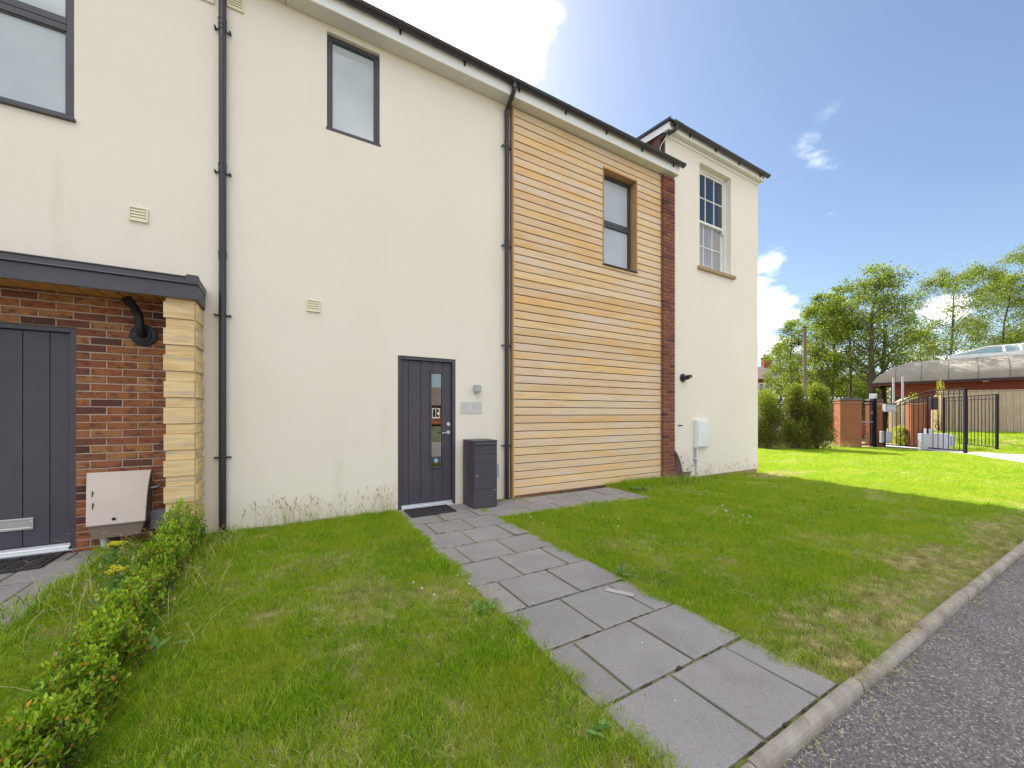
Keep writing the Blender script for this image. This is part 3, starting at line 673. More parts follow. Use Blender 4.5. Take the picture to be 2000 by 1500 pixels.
# gas meter boxes
def gas_box(x0, x1, z0, label, pipe=True):
    t = thing('gas_meter_box', label, 'meter box', ((x0+x1)/2, 0, z0), 'sloping gas meter boxes')
    k = z0
    lid = [(-.03, .735), (-.05, .738), (-.075, .705), (-.115, .65), (-.155, .575), (-.188, .48), (-.212, .39), (-.230, .31), (-.240, .27), (-.232, .258), (-.215, .262), (-.195, .37), (-.170, .47), (-.137, .565), (-.098, .635), (-.03, .70)]
    lm = MB().prism([(u, w + k) for u, w in lid], x0, x1)
    lm.v = [(v[0] + (.055*max(0, -.05-v[1])/.19 if v[0] < (x0+x1)/2 else 0), v[1], v[2]) for v in lm.v]
    l = build(lm, 'lid', M['gasbox'], t, 0.004, True)
    # cheeks that close the lid's sides
    for a in (x0 + .06, x1 - .012):
        build(MB().prism([(-.002, .69+k), (-.03, .697+k), (-.096, .632+k), (-.135, .562+k), (-.168, .468+k), (-.193, .368+k), (-.206, .262+k), (-.002, .262+k)], a+.001, a+.011), 'cheek', M['gasbase'], t)
    base = MB().add([(x0+.06,-.214,.257+k),(x1-.01,-.214,.257+k),(x1-.01,-.002,.257+k),(x0+.06,-.002,.257+k),(x0+.085,-.185,.13+k),(x1-.05,-.185,.13+k),(x1-.05,-.002,.13+k),(x0+.05,-.002,.13+k)],
                    [(0,1,2,3),(7,6,5,4),(0,4,5,1),(1,5,6,2),(2,6,7,3),(3,7,4,0)])
    build(base, 'base', M['gasbase'], t, 0.004)
    xc = x0 + .52*(x1-x0)
    build(MB().tube([(xc, -.232, .315+k), (xc, -.240, .312+k)], .014, 14), 'latch', M['black'], t)
    for (dx, zz, yy) in ((.072, .545, -.168), (.085, .44, -.201)):
        build(MB().box(x0+dx, x0+dx+.006, yy-.006, yy+.01, zz-.035+k, zz+.03+k), 'slot', M['black'], t)
    if pipe:
        build(MB().tube([(x0+.13, -.09, .14+k), (x0+.145, -.09, -.02)], .030, 14), 'gas_pipe', mat('pale_pipe', (0.55, 0.60, 0.50), .5), t, smooth=True)
gas_box(-1.66, -1.20, 0.0, 'beige sloping gas meter box on the brickwork under the porch')
gas_box(6.815, 7.17, -0.14, 'weathered beige gas meter box beside the brick pilaster', pipe=False)
t = thing('junction_box', 'small square grey box low on the brickwork behind the shrub', 'junction box', (-1.13, 0, 0.1))
bx('cover', M['greybox'], t, -1.205, -1.035, -0.075, -0.027, 0.14, 0.325, 0.005)
bx('conduit', M['greybox'], t, -1.15, -1.10, -0.06, -0.027, -0.02, 0.139, 0.003)
# overflow pipes on the brick
for x_, z_, L_, lab, m_ in ((-1.15, 0.565, .10, 'short copper overflow pipe on the brick right of the gas box', M['galv']), (-1.075, 1.02, .06, 'stubby dark overflow pipe on the brick beside the timber quoins', M['black'])):
    tag(build(MB().tube([(x_, -.02, z_), (x_, -.05, z_), (x_-.01, -.06, z_-.005), (x_-L_, -.065, z_-.015)], .012, 10), 'overflow_pipe', m_, smooth=True), lab, 'pipe', 'overflow pipes')
# boiler flue under the porch
t = thing('boiler_flue', 'bent black boiler flue rising from the brick under the porch', 'flue', (-1.26, 0, 2.1))
fx, fz = -1.26, 2.085
build(MB().tube([(fx, -.028, fz), (fx, -.040, fz), (fx, -.046, fz)], [.105, .105, .09], 26), 'flange', M['flue'], t, smooth=True)
build(MB().tube([(fx, -.046, fz), (fx, -.075, fz)], .062, 20), 'collar', M['flue'], t, smooth=True)
build(MB().tube([(fx, -.07, fz), (fx, -.11, fz), (fx-.0, -.135, fz+.03), (fx-.004, -.142, fz+.10), (fx-.010, -.150, fz+.17), (fx-.030, -.185, fz+.235), (fx-.058, -.25, fz+.285)], .036, 16), 'pipe', M['flue'], t, smooth=True)
build(MB().tube([(fx-.048, -.226, fz+.267), (fx-.066, -.268, fz+.298)], .043, 16), 'outlet', M['flue'], t, smooth=True)

# ------------------------------------------------------------------ porch: roof, soffit boards, timber quoin column
porch = thing('porch', 'anthracite flat porch roof on a timber quoin column over the left door', 'porch', (-2.2, -0.2, 0))
PX0, PX1, PY = -3.6, -0.775, -0.42
bx('fascia', M['grey'], porch, PX0, PX1, PY, PY+.02, 2.412, 2.555, 0.003)
build(MB().prism([(PY-.012, 2.556), (PY-.024, 2.560), (PY-.020, 2.572), (PY+.004, 2.592), (PY+.004, 2.618), (PY-.004, 2.624), (PY-.004, 2.634), (PY+.05, 2.634), (PY+.05, 2.556)], PX0, PX1-.085), 'roof_edge', M['grey'], porch, 0.002)
bx('edge_corner', M['grey'], porch, PX1-.084, PX1+.008, PY-.02, PY+.06, 2.5565, 2.648, 0.003)
bx('edge_joint', mat('joint_grey', (0.04, 0.04, 0.045), .5), porch, -1.55, -1.547, PY-.02, PY-.0195, 2.57, 2.60, 0)
bx('side_fascia', M['grey'], porch, PX1-.02, PX1, PY+.0205, -.001, 2.412, 2.555, 0.003)
bx('side_edge', M['grey'], porch, PX1-.02, PX1+.006, PY+.061, -.001, 2.5565, 2.638, 0.003)
bx('deck', M['grey'], porch, PX0, PX1-.03, PY+.055, -.001, 2.57, 2.628, 0)
x = PX0
while x < PX1 - .05:
    x1 = min(x + .138, PX1-.022)
    bx('soffit_board', M['soffitwood'], porch, x+.005, x1-.005, PY+.022, -.001, 2.436, 2.448, 0.004); x = x1
bx('soffit_backing', M['cladback'], porch, PX0, PX1-.022, PY+.022, -.001, 2.4485, 2.455, 0)
column = build(MB().box(-1.012, -0.815, -0.348, -.001, -0.02, 2.435), 'quoin_column', M['cladback'], porch)
z = -0.02; wide = True; k = 0
z = 2.412 - 0.03
zt = 2.434; k = 0
while zt > 0.0:
    wide = (k % 2 == 1)
    h = 0.157 if wide else (0.098 if k else 0.055)
    z0 = max(zt - h, -.02)
    o_ = .014 if wide else 0.0
    j = random.uniform(-.002, .002)
    # front plank, side plank
    bx('quoin_block', M['quoin'], column, -1.024-o_+j, -0.806, -0.364-o_-.002, -0.3485, z0+.0015, zt-.0015, 0.003)
    bx('quoin_block', M['quoin'], column, -0.8145, -0.800+o_+j, -0.3475, -.004, z0+.0015, zt-.0015, 0.003)
    zt = z0; k += 1

# ------------------------------------------------------------------ end house (taller wing)
wing = thing('end_house', 'taller cream rendered end house with a white sash window', 'house', (8.4, 0, -0.1))
WX0, WX1, WZ = 6.63, 10.045, 7.00
SASH = (7.735, 8.905, 4.50, 6.77)
wall_holes(WX0, WX1, -0.055, WZ, 0.0, 0.16, [SASH], 'wall', M['render'], wing)
bx('wall_core', M['dark'], wing, WX0+.02, WX1-.02, 0.62, 0.66, -0.2, WZ, 0)
b = MB().add([(WX1,.30,-.2),(WX1,8,-.2),(WX1,8,WZ),(WX1,.30,WZ)], [(0,1,2,3)])
build(b, 'side_wall', M['render'], wing)
bx('plinth', M['stone'], wing, WX0+.2, WX1-.015, 0.012, 0.10, -0.30, -0.056, 0.004)
# left return above the neighbour's roof, in brick
ret = build(MB().box(6.612, 6.629, 0.002, 7.8, 6.1, 7.06), 'return_wall', M['mortar'], wing)
rb = MB()
for ci in range(13):
    z = 6.12 + ci*.075
    y = 0.006 - (0.11 if ci % 2 else 0)
    while y < 2.4:
        a = max(y, .004); c = y + .215
        if c - a > .03: rb.box(6.602, 6.6115, a, c, z, z+.064)
        y += .225
build(rb, 'return_bricks', mat('return_brick', (.20, .07, .045), .9, (.06, .035, .03), 7, 3, spec=.1, ramp=(.48, .55)), ret, kind='stuff')
roofw = build(MB().prism([(-0.19, 7.135), (-0.19, 7.16), (8.0, 8.10), (8.0, 8.07)], 6.53, 10.12), 'roof', M['slate'], wing)
bx('fascia', M['upvc'], wing, 6.56, 10.09, -0.135, -0.115, 6.985, 7.128, 0.003)
bx('soffit', M['soffit'], wing, 6.56, 10.088, -0.114, -0.002, 6.988, 6.998, 0.001)
bx('moulding', M['upvc'], wing, 6.62, 10.05, -0.03, -0.0025, 6.935, 6.985, 0.004)
build(MB().prism([(-0.113, 6.985), (-0.113, 7.118), (6.0, 7.84), (6.0, 7.70)], 6.555, 6.575), 'bargeboard', M['upvc'], wing)
build(MB().prism([(-0.205, 7.122), (-0.205, 7.172), (8.0, 8.115), (8.0, 8.065)], 6.515, 6.5285), 'verge_trim', M['black'], wing)
build(MB().prism([(-0.113, 6.985), (-0.113, 7.118), (6.0, 7.84), (6.0, 7.70)], 10.09, 10.11), 'bargeboard', M['upvc'], wing)
gw = half_round(6.60, 10.12, -0.195, 7.11, 0.056, 'gutter', wing)
half_round(10.12, 10.145, -0.195, 7.11, 0.061, 'gutter_end', gw)
half_round(6.59, 6.86, -0.195, 7.11, 0.0605, 'gutter_outlet', gw)
x = 7.2
while x < 10.1:
    half_round(x-.014, x+.014, -0.195, 7.11, 0.0595, 'gutter_bracket', gw)
    bx('bracket_foot', M['black'], gw, x-.012, x+.012, -0.155, -0.1355, 7.02, 7.085, 0.002); x += .89
t = thing('swan_neck_pipe', 'bent black pipe from the end house gutter onto the lower roof', 'downpipe', (6.55, 0, 6.3))
build(MB().tube([(6.70, -.195, 7.06), (6.70, -.195, 6.99), (6.68, -.17, 6.965), (6.60, .02, 6.93), (6.565, .09, 6.90), (6.56, .10, 6.85), (6.56, .10, 6.36)], .034, 14), 'pipe', M['black'], t, smooth=True)
build(MB().tube([(6.63, -.06, 6.985), (6.60, -.06, 6.90), (6.545, .02, 6.78), (6.53, .05, 6.70), (6.53, .055, 6.45)], .006, 6), 'cable', M['white'], t, smooth=True)
# sash window
w = build(MB().box(SASH[0], SASH[1], .50, .51, SASH[2], SASH[3]), 'sash_window', M['dark'], wing)
yb = .115; x0, x1, z0, z1 = SASH; zm = 5.60
f = MB().box(x0+.002, x0+.06, yb, yb+.10, z0, z1-.002).box(x1-.06, x1-.002, yb, yb+.10, z0, z1-.002).box(x0+.06, x1-.06, yb+.001, yb+.10, z1-.055, z1-.002).box(x0+.002, x1-.002, yb-.03, yb+.10, z0-.002, z0+.05)
build(f, 'frame', M['white'], w, 0.003)
def sash(za, zb_, y, nm, pm='glass'):
    xa, xb = x0+.06, x1-.06
    s = MB().box(xa, xa+.045, y, y+.04, za, zb_).box(xb-.045, xb, y, y+.04, za, zb_).box(xa+.045, xb-.045, y+.001, y+.04, za, za+.05).box(xa+.045, xb-.045, y+.001, y+.04, zb_-.05, zb_)
    ww = (xb - xa - .09)/3; hh = (zb_ - za - .10)/2
    for i in (1, 2): s.box(xa+.045+ww*i-.011, xa+.045+ww*i+.011, y+.004, y+.036, za+.05, zb_-.05)
    for i in range(3): s.box(xa+.045+ww*i+(.011 if i else 0), xa+.045+ww*(i+1)-(.011 if i < 2 else 0), y+.005, y+.035, za+.05+hh-.011, za+.05+hh+.011)
    build(s, nm, M['white'], w, 0.002)
    for i in range(3):
        for j in range(2):
            bx('pane', M[pm], w, xa+.047+ww*i, xa+.043+ww*(i+1), y+.018, y+.022, za+.05+hh*j, za+.05+hh*(j+1), 0)
sash(zm-.02, z1-.055, yb+.025, 'upper_sash'); sash(z0+.05, zm+.025, yb+.072, 'lower_sash', 'netted')
bx('sash_horn', M['white'], w, x1-.105, x1-.062, yb+.026, yb+.064, zm-.10, zm-.021, 0.004)
cb = MB()
for a0, a1, zc in ((x0+.05, x0+.22, z1-.05), (x1-.36, x1-.05, z1-.05), (x0+.23, x1-.37, 5.62)):
    n = 14; pr = []
    for i in range(n+1): pr.append((a0+(a1-a0)*i/n, .248 + .012*math.sin(i*2.3)))
    for i in range(n):
        (xa, ya), (xb, yb2) = pr[i], pr[i+1]
        cb.add([(xa, ya, z0+.02), (xb, yb2, z0+.02), (xb, yb2, zc), (xa, ya, zc)], [(0,1,2,3)])
build(cb, 'curtain', M['curtain'], w, smooth=True)
bx('stone_sill', M['stone'], wing, 7.655, 9.02, -0.06, -0.0015, 4.43, 4.50, 0.005)
# end house fixtures
t = thing('flue_terminal', 'short black flue terminal on the end house wall', 'flue', (7.16, 0, 2.05))
build(MB().tube([(7.16, -.002, 2.05), (7.16, -.018, 2.05), (7.16, -.022, 2.05)], [.09, .09, .08], 22), 'flange', M['black'], t, smooth=True)
build(MB().tube([(7.16, -.02, 2.05), (7.16, -.10, 2.05), (7.16, -.13, 2.058)], .05, 18), 'pipe', M['black'], t, smooth=True)
build(MB().tube([(7.19, -.135, 2.07), (7.235, -.15, 2.08)], .032, 14).tube([(7.15, -.13, 2.05), (7.20, -.14, 2.075)], .038, 14), 'outlet', M['black'], t, smooth=True)
tag(build(MB().tube([(7.03, -.002, 1.055), (7.03, -.05, 1.055), (7.06, -.07, 1.052)], .014, 10), 'overflow_pipe', M['black'], smooth=True), 'tiny black overflow pipe on the end house wall', 'pipe', 'overflow pipes')
t = thing('meter_cabinet', 'white electricity meter cabinet on the end house wall', 'meter box', (7.74, 0, .6))
bx('cabinet', M['white'], t, 7.52, 7.965, -.075, -.001, .575, 1.165, 0.006)
bx('cabinet_door', M['white'], t, 7.545, 7.94, -.092, -.0755, .595, 1.135, 0.004)
build(MB().tube([(7.60, -.03, .574), (7.60, -.03, -.13)], .022, 12), 'conduit', M['white'], t, smooth=True)
build(MB().tube([(7.53, -.03, .574), (7.53, -.03, .22), (7.52, -.03, .205), (7.42, -.03, .205)], .014, 10), 'conduit', M['panelgrey'], t, smooth=True)
bx('pipe_saddle', M['white'], t, 7.505, 7.63, -.055, -.002, .33, .352, 0.002)

# ------------------------------------------------------------------ grass (stuff): tufts scattered by geometry nodes
def tuft(nb, rad, hmin, hmax, seed, m, lean=0.5, wd=0.0028, tlo=0.0, thi=1.0):
    r = np.random.RandomState(seed); V = []; F = []; T = []
    for i in range(nb):
        a = r.uniform(0, 6.283); q = rad*math.sqrt(r.uniform()); bx_, by_ = q*math.cos(a), q*math.sin(a)
        h = r.uniform(hmin, hmax); d = r.uniform(0, 6.283); ln = h*lean*r.uniform(0.15, 1.2); w_ = wd*r.uniform(.7, 1.3); o = len(V)
        f = d + r.uniform(-1.6, 1.6); wx, wy = math.cos(f)*w_/2, math.sin(f)*w_/2
        for s, ww in ((0, 1.0), (.45, .9), (.8, .55)):
            X, Y, Z = bx_ + math.cos(d)*ln*s*s, by_ + math.sin(d)*ln*s*s, h*(s - .18*s*s*lean) - .004
            V += [(X-wx*ww, Y-wy*ww, Z), (X+wx*ww, Y+wy*ww, Z)]
        V.append((bx_ + math.cos(d)*ln, by_ + math.sin(d)*ln, h*(1-.18*lean) - .004))
        F += [(o, o+1, o+3, o+2), (o+2, o+3, o+5, o+4), (o+4, o+5, o+6)]
        tt = min(1, max(0, r.beta(1.7, 2.2)*(thi-tlo)+tlo)); T += [tt]*7
    me = bpy.data.meshes.new('tuft'); me.from_pydata(V, [], F); me.materials.append(m)
    me.attributes.new('tint', 'FLOAT', 'POINT').data.foreach_set('value', T)
    return me
tcol = bpy.data.collections.new('grass_tufts')
TUFTS = [tuft(28, .045, .016, .038, 1, M['blade'], .8, .0026), tuft(28, .045, .018, .044, 2, M['blade'], .9, .0026), tuft(26, .05, .022, .052, 3, M['blade'], .7, .0026), tuft(28, .045, .016, .036, 4, M['blade'], 1.0, .0024, .35, 1.0),
         tuft(22, .05, .015, .04, 5, M['straw'], 1.3, .0024), tuft(20, .06, .02, .05, 6, M['straw'], 1.2, .0022), tuft(16, .05, .045, .095, 7, M['blade'], .6, .0028)]
for i, me in enumerate(TUFTS):
    tcol.objects.link(bpy.data.objects.new('tuft_%02d' % i, me))
from mathutils import noise as mnoise
def fb(x, y, s, o=0): return mnoise.fractal(Vector((x*s+o, y*s-o, o*.37)), 1.0, 2.0, 4)
PTS = []
def allowed(x, y):
    if y > -0.012 and x < 10.06: return False
    if y < -4.428 + 0.0: return False
    e = .02*math.sin(x*9+y*7) + .018*math.sin(y*23)
    if 1.19+.03+e < x < 2.30-.035+e and y < -.02: return False
    if 2.28 <= x < 4.90+e*2 and -1.055+.07+e*1.5+max(0, (x-3.2)*.05) < y: return False
    if x < -1.48-.02+e*2 and x > -3.3: return False
    if 2.9 < x < 6.0 and y > -.14: return False
    return True
def scatter(x0, x1, y0, y1, dens, sc, far=False):
    n = int((x1-x0)*(y1-y0)*dens)
    X = RS.uniform(x0, x1, n); Y = RS.uniform(y0, y1, n)
    for x, y in zip(X, Y):
        if not allowed(x, y): continue
        dry = fb(x, y, .9, 3.1) + .55*fb(x, y, 4.0, 8.2)
        kd = max(0, 1 - (y + 4.43)/0.62) if x > 2.2 else max(0, 1-(y+4.43)/.3)*.5
        if x < 1.2: dry += (.16 if y < -2.2 else .05) + .25*max(0, 1-abs(x+.35)/.35)
        if 9.0 < x < 10.9 and -.75 < y < -.1: kd = max(kd, .8)
        p = .03 + max(0.0, (dry - .18)*1.5) + kd*(.95 + 1.1*fb(x, y, 2.2, 5.5))
        v = RS.randint(0, 4)
        bare = False
        if RS.uniform() < min(.9, p): v = RS.randint(4, 6) if (kd > .15 or RS.uniform() < .45) else 3
        if kd > .55 and y < -4.25 and fb(x, y, 3.0, 1.5) > .05 and RS.uniform() < .75: continue
        lush = fb(x, y, 1.7, 12.3)
        if v < 4 and not far and RS.uniform() < .025 + max(0, lush)*.06: v = 6
        edge = min(abs(x-1.19), abs(x-2.30))
        s = sc*(.78 + .5*RS.uniform() + .35*lush)
        if edge < .12 and v < 4: s *= 1.12
        if y > -.22 and x < 7.4 and not (2.3 < x < 4.9): s *= 1.3
        PTS.append((x, y, gz(x, y) - .008, v, RS.uniform(0, 6.283), max(.5, s)))
scatter(-1.6, 1.25, -4.43, 0, 1500, 1.0)
scatter(2.2, 5.0, -4.43, 0, 1300, 1.0)
scatter(5.0, 8.0, -4.43, 0, 950, 1.1)
scatter(8.0, 12.5, -4.43, 4.5, 520, 1.15)
scatter(12.5, 21.5, -4.0, 7.0, 190, 1.7, True)
def ok2(p): # keep the drive and the piers free
    x, y = p[0], p[1]
    if x > 15.5:
        if y < -1.3 + (x-21.2)*0.66 - .0 and x > 16: return False
        if x > 20.6 and y < 2.2 - .0: return y > 1.9 or x < 21.2 + (y+1.3)*.45
    return True
PTS = [p for p in PTS if ok2(p)]
# grass bank in front of the far fence
for _ in range(1800):
    x, y = RS.uniform(23.2, 31.2), RS.uniform(-4, 1.2)
    if x < 24.2 and y > -.5: continue
    PTS.append((x, y, gz(x, y)-.008, RS.randint(0, 4), RS.uniform(0, 6.28), 3.2))
for _ in range(420):      # uncut longer grass at the foot of the boarding and the end house
    x = RS.uniform(4.95, 7.4); y = -abs(RS.normal())*.20 - .04
    if y > -.60: PTS.append((x, y, gz(x, y)-.01, 6 if RS.uniform() < .75 else RS.randint(4, 6), RS.uniform(0, 6.28), RS.uniform(1.3, 2.6)*(1.1 if 5.3 < x < 7.0 else .8)))
for _ in range(120):
    x = RS.uniform(7.4, 9.4); PTS.append((x, RS.uniform(-.10, -.02), gz(x)-.01, 6, RS.uniform(0, 6.28), RS.uniform(.9, 1.7)))
for _ in range(170):
    x = RS.uniform(-1.55, -.45); y = RS.uniform(-1.7, -.06); PTS.append((x, y, gz(x)-.01, 6 if RS.uniform() < .7 else 5, RS.uniform(0, 6.28), RS.uniform(1.0, 2.2)))
pa = np.array(PTS)
me = bpy.data.meshes.new('lawn_grass'); me.from_pydata(pa[:, :3].tolist(), [], [])
me.attributes.new('vid', 'INT', 'POINT').data.foreach_set('value', pa[:, 3].astype(np.int32))
me.attributes.new('rot', 'FLOAT', 'POINT').data.foreach_set('value', pa[:, 4].astype(np.float32))
me.attributes.new('scl', 'FLOAT', 'POINT').data.foreach_set('value', pa[:, 5].astype(np.float32))
grass = link('lawn_grass', me); tag(grass, 'short green lawn grass with dry straw patches', 'grass', kind='stuff')
ng = bpy.data.node_groups.new('scatter_tufts', 'GeometryNodeTree')
ng.interface.new_socket('Geometry', in_out='INPUT', socket_type='NodeSocketGeometry'); ng.interface.new_socket('Geometry', in_out='OUTPUT', socket_type='NodeSocketGeometry')
gi = ng.nodes.new('NodeGroupInput'); go = ng.nodes.new('NodeGroupOutput'); ip = ng.nodes.new('GeometryNodeInstanceOnPoints'); ci = ng.nodes.new('GeometryNodeCollectionInfo')
ci.inputs[0].default_value = tcol; ci.inputs['Separate Children'].default_value = True; ci.inputs['Reset Children'].default_value = True
def na(nm, ty):
    n = ng.nodes.new('GeometryNodeInputNamedAttribute'); n.data_type = ty; n.inputs['Name'].default_value = nm
    return [o for o in n.outputs if o.enabled][0]
cbx = ng.nodes.new('ShaderNodeCombineXYZ'); ng.links.new(na('rot', 'FLOAT'), cbx.inputs[2])
ng.links.new(gi.outputs[0], ip.inputs['Points']); ng.links.new(ci.outputs[0], ip.inputs['Instance']); ip.inputs['Pick Instance'].default_value = True
ng.links.new(na('vid', 'INT'), ip.inputs['Instance Index']); ng.links.new(cbx.outputs[0], ip.inputs['Rotation']); ng.links.new(na('scl', 'FLOAT'), ip.inputs['Scale'])
ng.links.new(ip.outputs[0], go.inputs[0])
md = grass.modifiers.new('scatter', 'NODES'); md.node_group = ng

# seed-head stalks (stuff)
def stalks(name, spots, label):
    V = []; F = []; T = []
    def rib(pts, ws, ts):
        o = len(V); a = random.uniform(0, 3.14); cx_, cy_ = math.cos(a), math.sin(a)
        for p, w_, t_ in zip(pts, ws, ts):
            V.append((p[0]-cx_*w_/2, p[1]-cy_*w_/2, p[2])); V.append((p[0]+cx_*w_/2, p[1]+cy_*w_/2, p[2])); T.extend([t_, t_])
        for i in range(len(pts)-1): F.append((o+2*i, o+2*i+1, o+2*i+3, o+2*i+2))
    for (x, y, h, ln, hd) in spots:
        d = random.uniform(0, 6.283); z0 = gz(x, y) - .01
        P = []
        for i in range(7):
            s = i/6; P.append((x + math.cos(d)*ln*h*s**2.2, min(-.008, y + math.sin(d)*ln*h*s**2.2) if x < 10 else y + math.sin(d)*ln*h*s**2.2, z0 + h*(s - .25*ln*s**3)))
        rib(P, [.0034, .0032, .0029, .0026, .0023, .0020, .0016], [.05, .15, .3, .4, .5, .5, .55])
        if hd:
            tip = Vector(P[-1]); dv = (tip - Vector(P[-2])).normalized()
            for q in range(3):
                rib([tip - dv*.004, tip + dv*hd*.35 + Vector((random.uniform(-.004,.004),)*3), tip + dv*hd*.7, tip + dv*hd], [.002, .0075, .006, .001], [.7, .9, .95, .8])
    me = bpy.data.meshes.new(name); me.from_pydata(V, [], F); me.materials.append(M['seed'])
    me.attributes.new('tint', 'FLOAT', 'POINT').data.foreach_set('value', T)
    return tag(link(name, me), label, 'grass', kind='stuff')
sp = []
for i in range(300):
    x = random.uniform(-.52, 1.2); dn = .55 + .45*math.sin(x*5+1)
    if x > .55: dn += .3
    if random.random() > dn: continue
    sp.append((x, random.uniform(-.14, -.02), random.choice([.12, .18, .22, .26, .30, .34])*random.uniform(.8, 1.15), random.uniform(.05, .5), random.choice([0, .03, .04, .055])))
stalks('wall_grass', sp, 'tall thin seed-headed grass along the cream wall')
sp = []
for i in range(130): sp.append((random.uniform(6.0, 7.5), random.uniform(-.55, -.08), random.uniform(.12, .38), random.uniform(.2, .9), random.choice([0, .04, .05])))
for i in range(90): sp.append((random.uniform(7.6, 10.0), random.uniform(-.2, -.02), random.uniform(.12, .36), random.uniform(.1, .6), random.choice([0, .04, .06])))
stalks('end_wall_grass', sp, 'tall grass gone to seed at the foot of the end house')
sp = []
for i in range(260): sp.append((random.uniform(-1.55, -.75), random.uniform(-2.2, -.1) if i % 3 else random.uniform(-3.9, -.1), random.uniform(.10, .36), random.uniform(.3, 1.1), random.choice([0, 0, .03, .045])))
for i in range(110): sp.append((random.uniform(-.70, -.42), random.uniform(-2.6, -.2), random.uniform(.10, .28), random.uniform(.4, 1.1), random.choice([0, 0, 0, .03])))
for i in range(26): sp.append((1.19 + random.uniform(-.05, .03), random.uniform(-4.3, -2.2), random.uniform(.08, .2), random.uniform(.2, .8), random.choice([0, .025])))
for i in range(40): sp.append((random.uniform(3.0, 4.9), random.uniform(-1.25, -1.0), random.uniform(.08, .2), random.uniform(.2, .8), random.choice([0, .025])))
stalks('hedge_grass', sp, 'long loose grass stalks growing round the low shrubs')
sp = []
for i in range(700):
    s = random.random(); x = 17.0 + 4.0*s; y = 3.3 - 1.5*s + random.uniform(-.35, .25)
    sp.append((x, y, random.uniform(.12, .38), random.uniform(.2, .7), random.choice([0, .05, .07])))
stalks('far_grass', sp, 'uncut straw coloured grass below the conifers and brick piers')
b = MB()
for i in range(300):
    cl = random.choice([1.62, 1.9, 2.35, 2.6, 2.9, 3.4, 4.2]) if i % 2 else random.uniform(1.4, 6.5)
    x = cl + random.gauss(0, .10); y = -4.484 - abs(random.gauss(0, .05)); L = random.uniform(.012, .04); a = random.uniform(0, 3.14); z = -.045 - .052*min(1, max(0, (x-4)/10)) + random.uniform(0, .012)
    ux, uy = math.cos(a)*L, math.sin(a)*L; vx, vy = -math.sin(a)*.0016, math.cos(a)*.0016
    b.add([(x-vx, y-vy, z), (x+vx, y+vy, z), (x+ux+vx*.4, y+uy+vy*.4, z+random.uniform(0, .012)), (x+ux-vx*.4, y+uy-vy*.4, z+.004)], [(0,1,2,3)], random.random())
for i in range(300):
    x = random.uniform(2.3, 8.0); y = -4.43 - abs(random.gauss(0, .014)); L = random.uniform(.02, .06); a = random.gauss(-1.57, .7); z = -.0+.012 - .05*min(1, max(0, (x-4)/9))
    ux, uy = math.cos(a)*L, math.sin(a)*L; vx, vy = -math.sin(a)*.0016, math.cos(a)*.0016
    b.add([(x-vx, y-vy, z), (x+vx, y+vy, z), (x+ux+vx*.4, y+uy+vy*.4, z+.003), (x+ux-vx*.4, y+uy-vy*.4, z+.003)], [(0,1,2,3)], random.random())
tag(build(b, 'straw_litter', M['straw'], kind='stuff'), 'bits of dry straw lying along the kerb', 'straw')
# moss and tufts in the slab joints
b = MB()
rows = [-4.415 + P_*i for i in range(0, 10)]
for yv in rows:
    for i in range(26):
        if random.random() < .8:
            x = random.uniform(1.2, 2.28); r = random.uniform(.004, .011)*(2.2 if random.random() < .10 else 1)
            for k in range(3):
                a = random.uniform(0, 6.28); b.add([(x+r*math.cos(a+2.1*q)*1.6+random.uniform(-.01, .01), yv+r*math.sin(a+2.1*q)*.7, -.003+random.uniform(0, .006)) for q in range(3)], [(0,1,2)], random.random())
build(b, 'joint_moss', mat('moss', (.06, .07, .02), .95, tint=[(0, (.035, .028, .018)), (.6, (.075, .06, .03)), (1, (.07, .10, .02))]), kind='stuff')
tag(bpy.data.objects['joint_moss'], 'dark moss and soil caught in the paving joints', 'moss')
t = thing('tape_strip', 'short pale strip stuck across one paving slab near the dark weed', 'strip', (2.12, -2.98, 0))
sb = MB().box(-.028, .028, -.10, .10, .0045, .0062); ca_, sa_ = math.cos(.55), math.sin(.55); sb.v = [(2.08+ca_*v[0]-sa_*v[1], -3.20+sa_*v[0]+ca_*v[1], v[2]) for v in sb.v]
build(sb, 'strip', mat('pale_strip', (.41, .383, .37), .85), t)
b = MB()
for i in range(11):
    x, y, q = random.uniform(1.25, 2.25), -4.3 + 3.2*(i+random.random())/11, random.uniform(.003, .0065); n_ = 7
    b.add([(x+q*random.uniform(.6, 1.2)*math.cos(6.283*k_/n_), y+q*random.uniform(.6, 1.2)*math.sin(6.283*k_/n_), .0075) for k_ in range(n_)], [tuple(range(n_))])
tag(build(b, 'white_spots', M['whiteflower'], kind='stuff'), 'small white spots dotted over the paving slabs', 'spots')
# white clover heads
b = MB()
for (cx_, cy_, n) in ((5.05, -2.2, 10), (5.9, -1.35, 7), (2.55, -1.35, 4), (1.05, -2.55, 5), (4.7, -2.6, 7), (3.3, -2.0, 4)):
    for i in range(n):
        x = cx_ + random.gauss(0, .16); y = cy_ + random.gauss(0, .13); z = gz(x) + random.uniform(.045, .07); r = random.uniform(.007, .011)
        vs = [(x+r*q[0], y+r*q[1], z+r*q[2]) for q in ((1,0,0),(-1,0,0),(0,1,0),(0,-1,0),(0,0,1),(0,0,-1))]
        b.add(vs, [(0,2,4),(2,1,4),(1,3,4),(3,0,4),(2,0,5),(1,2,5),(3,1,5),(0,3,5)])
tag(build(b, 'clover_flowers', M['whiteflower'], kind='stuff'), 'scattered white clover heads in the lawn', 'flowers')

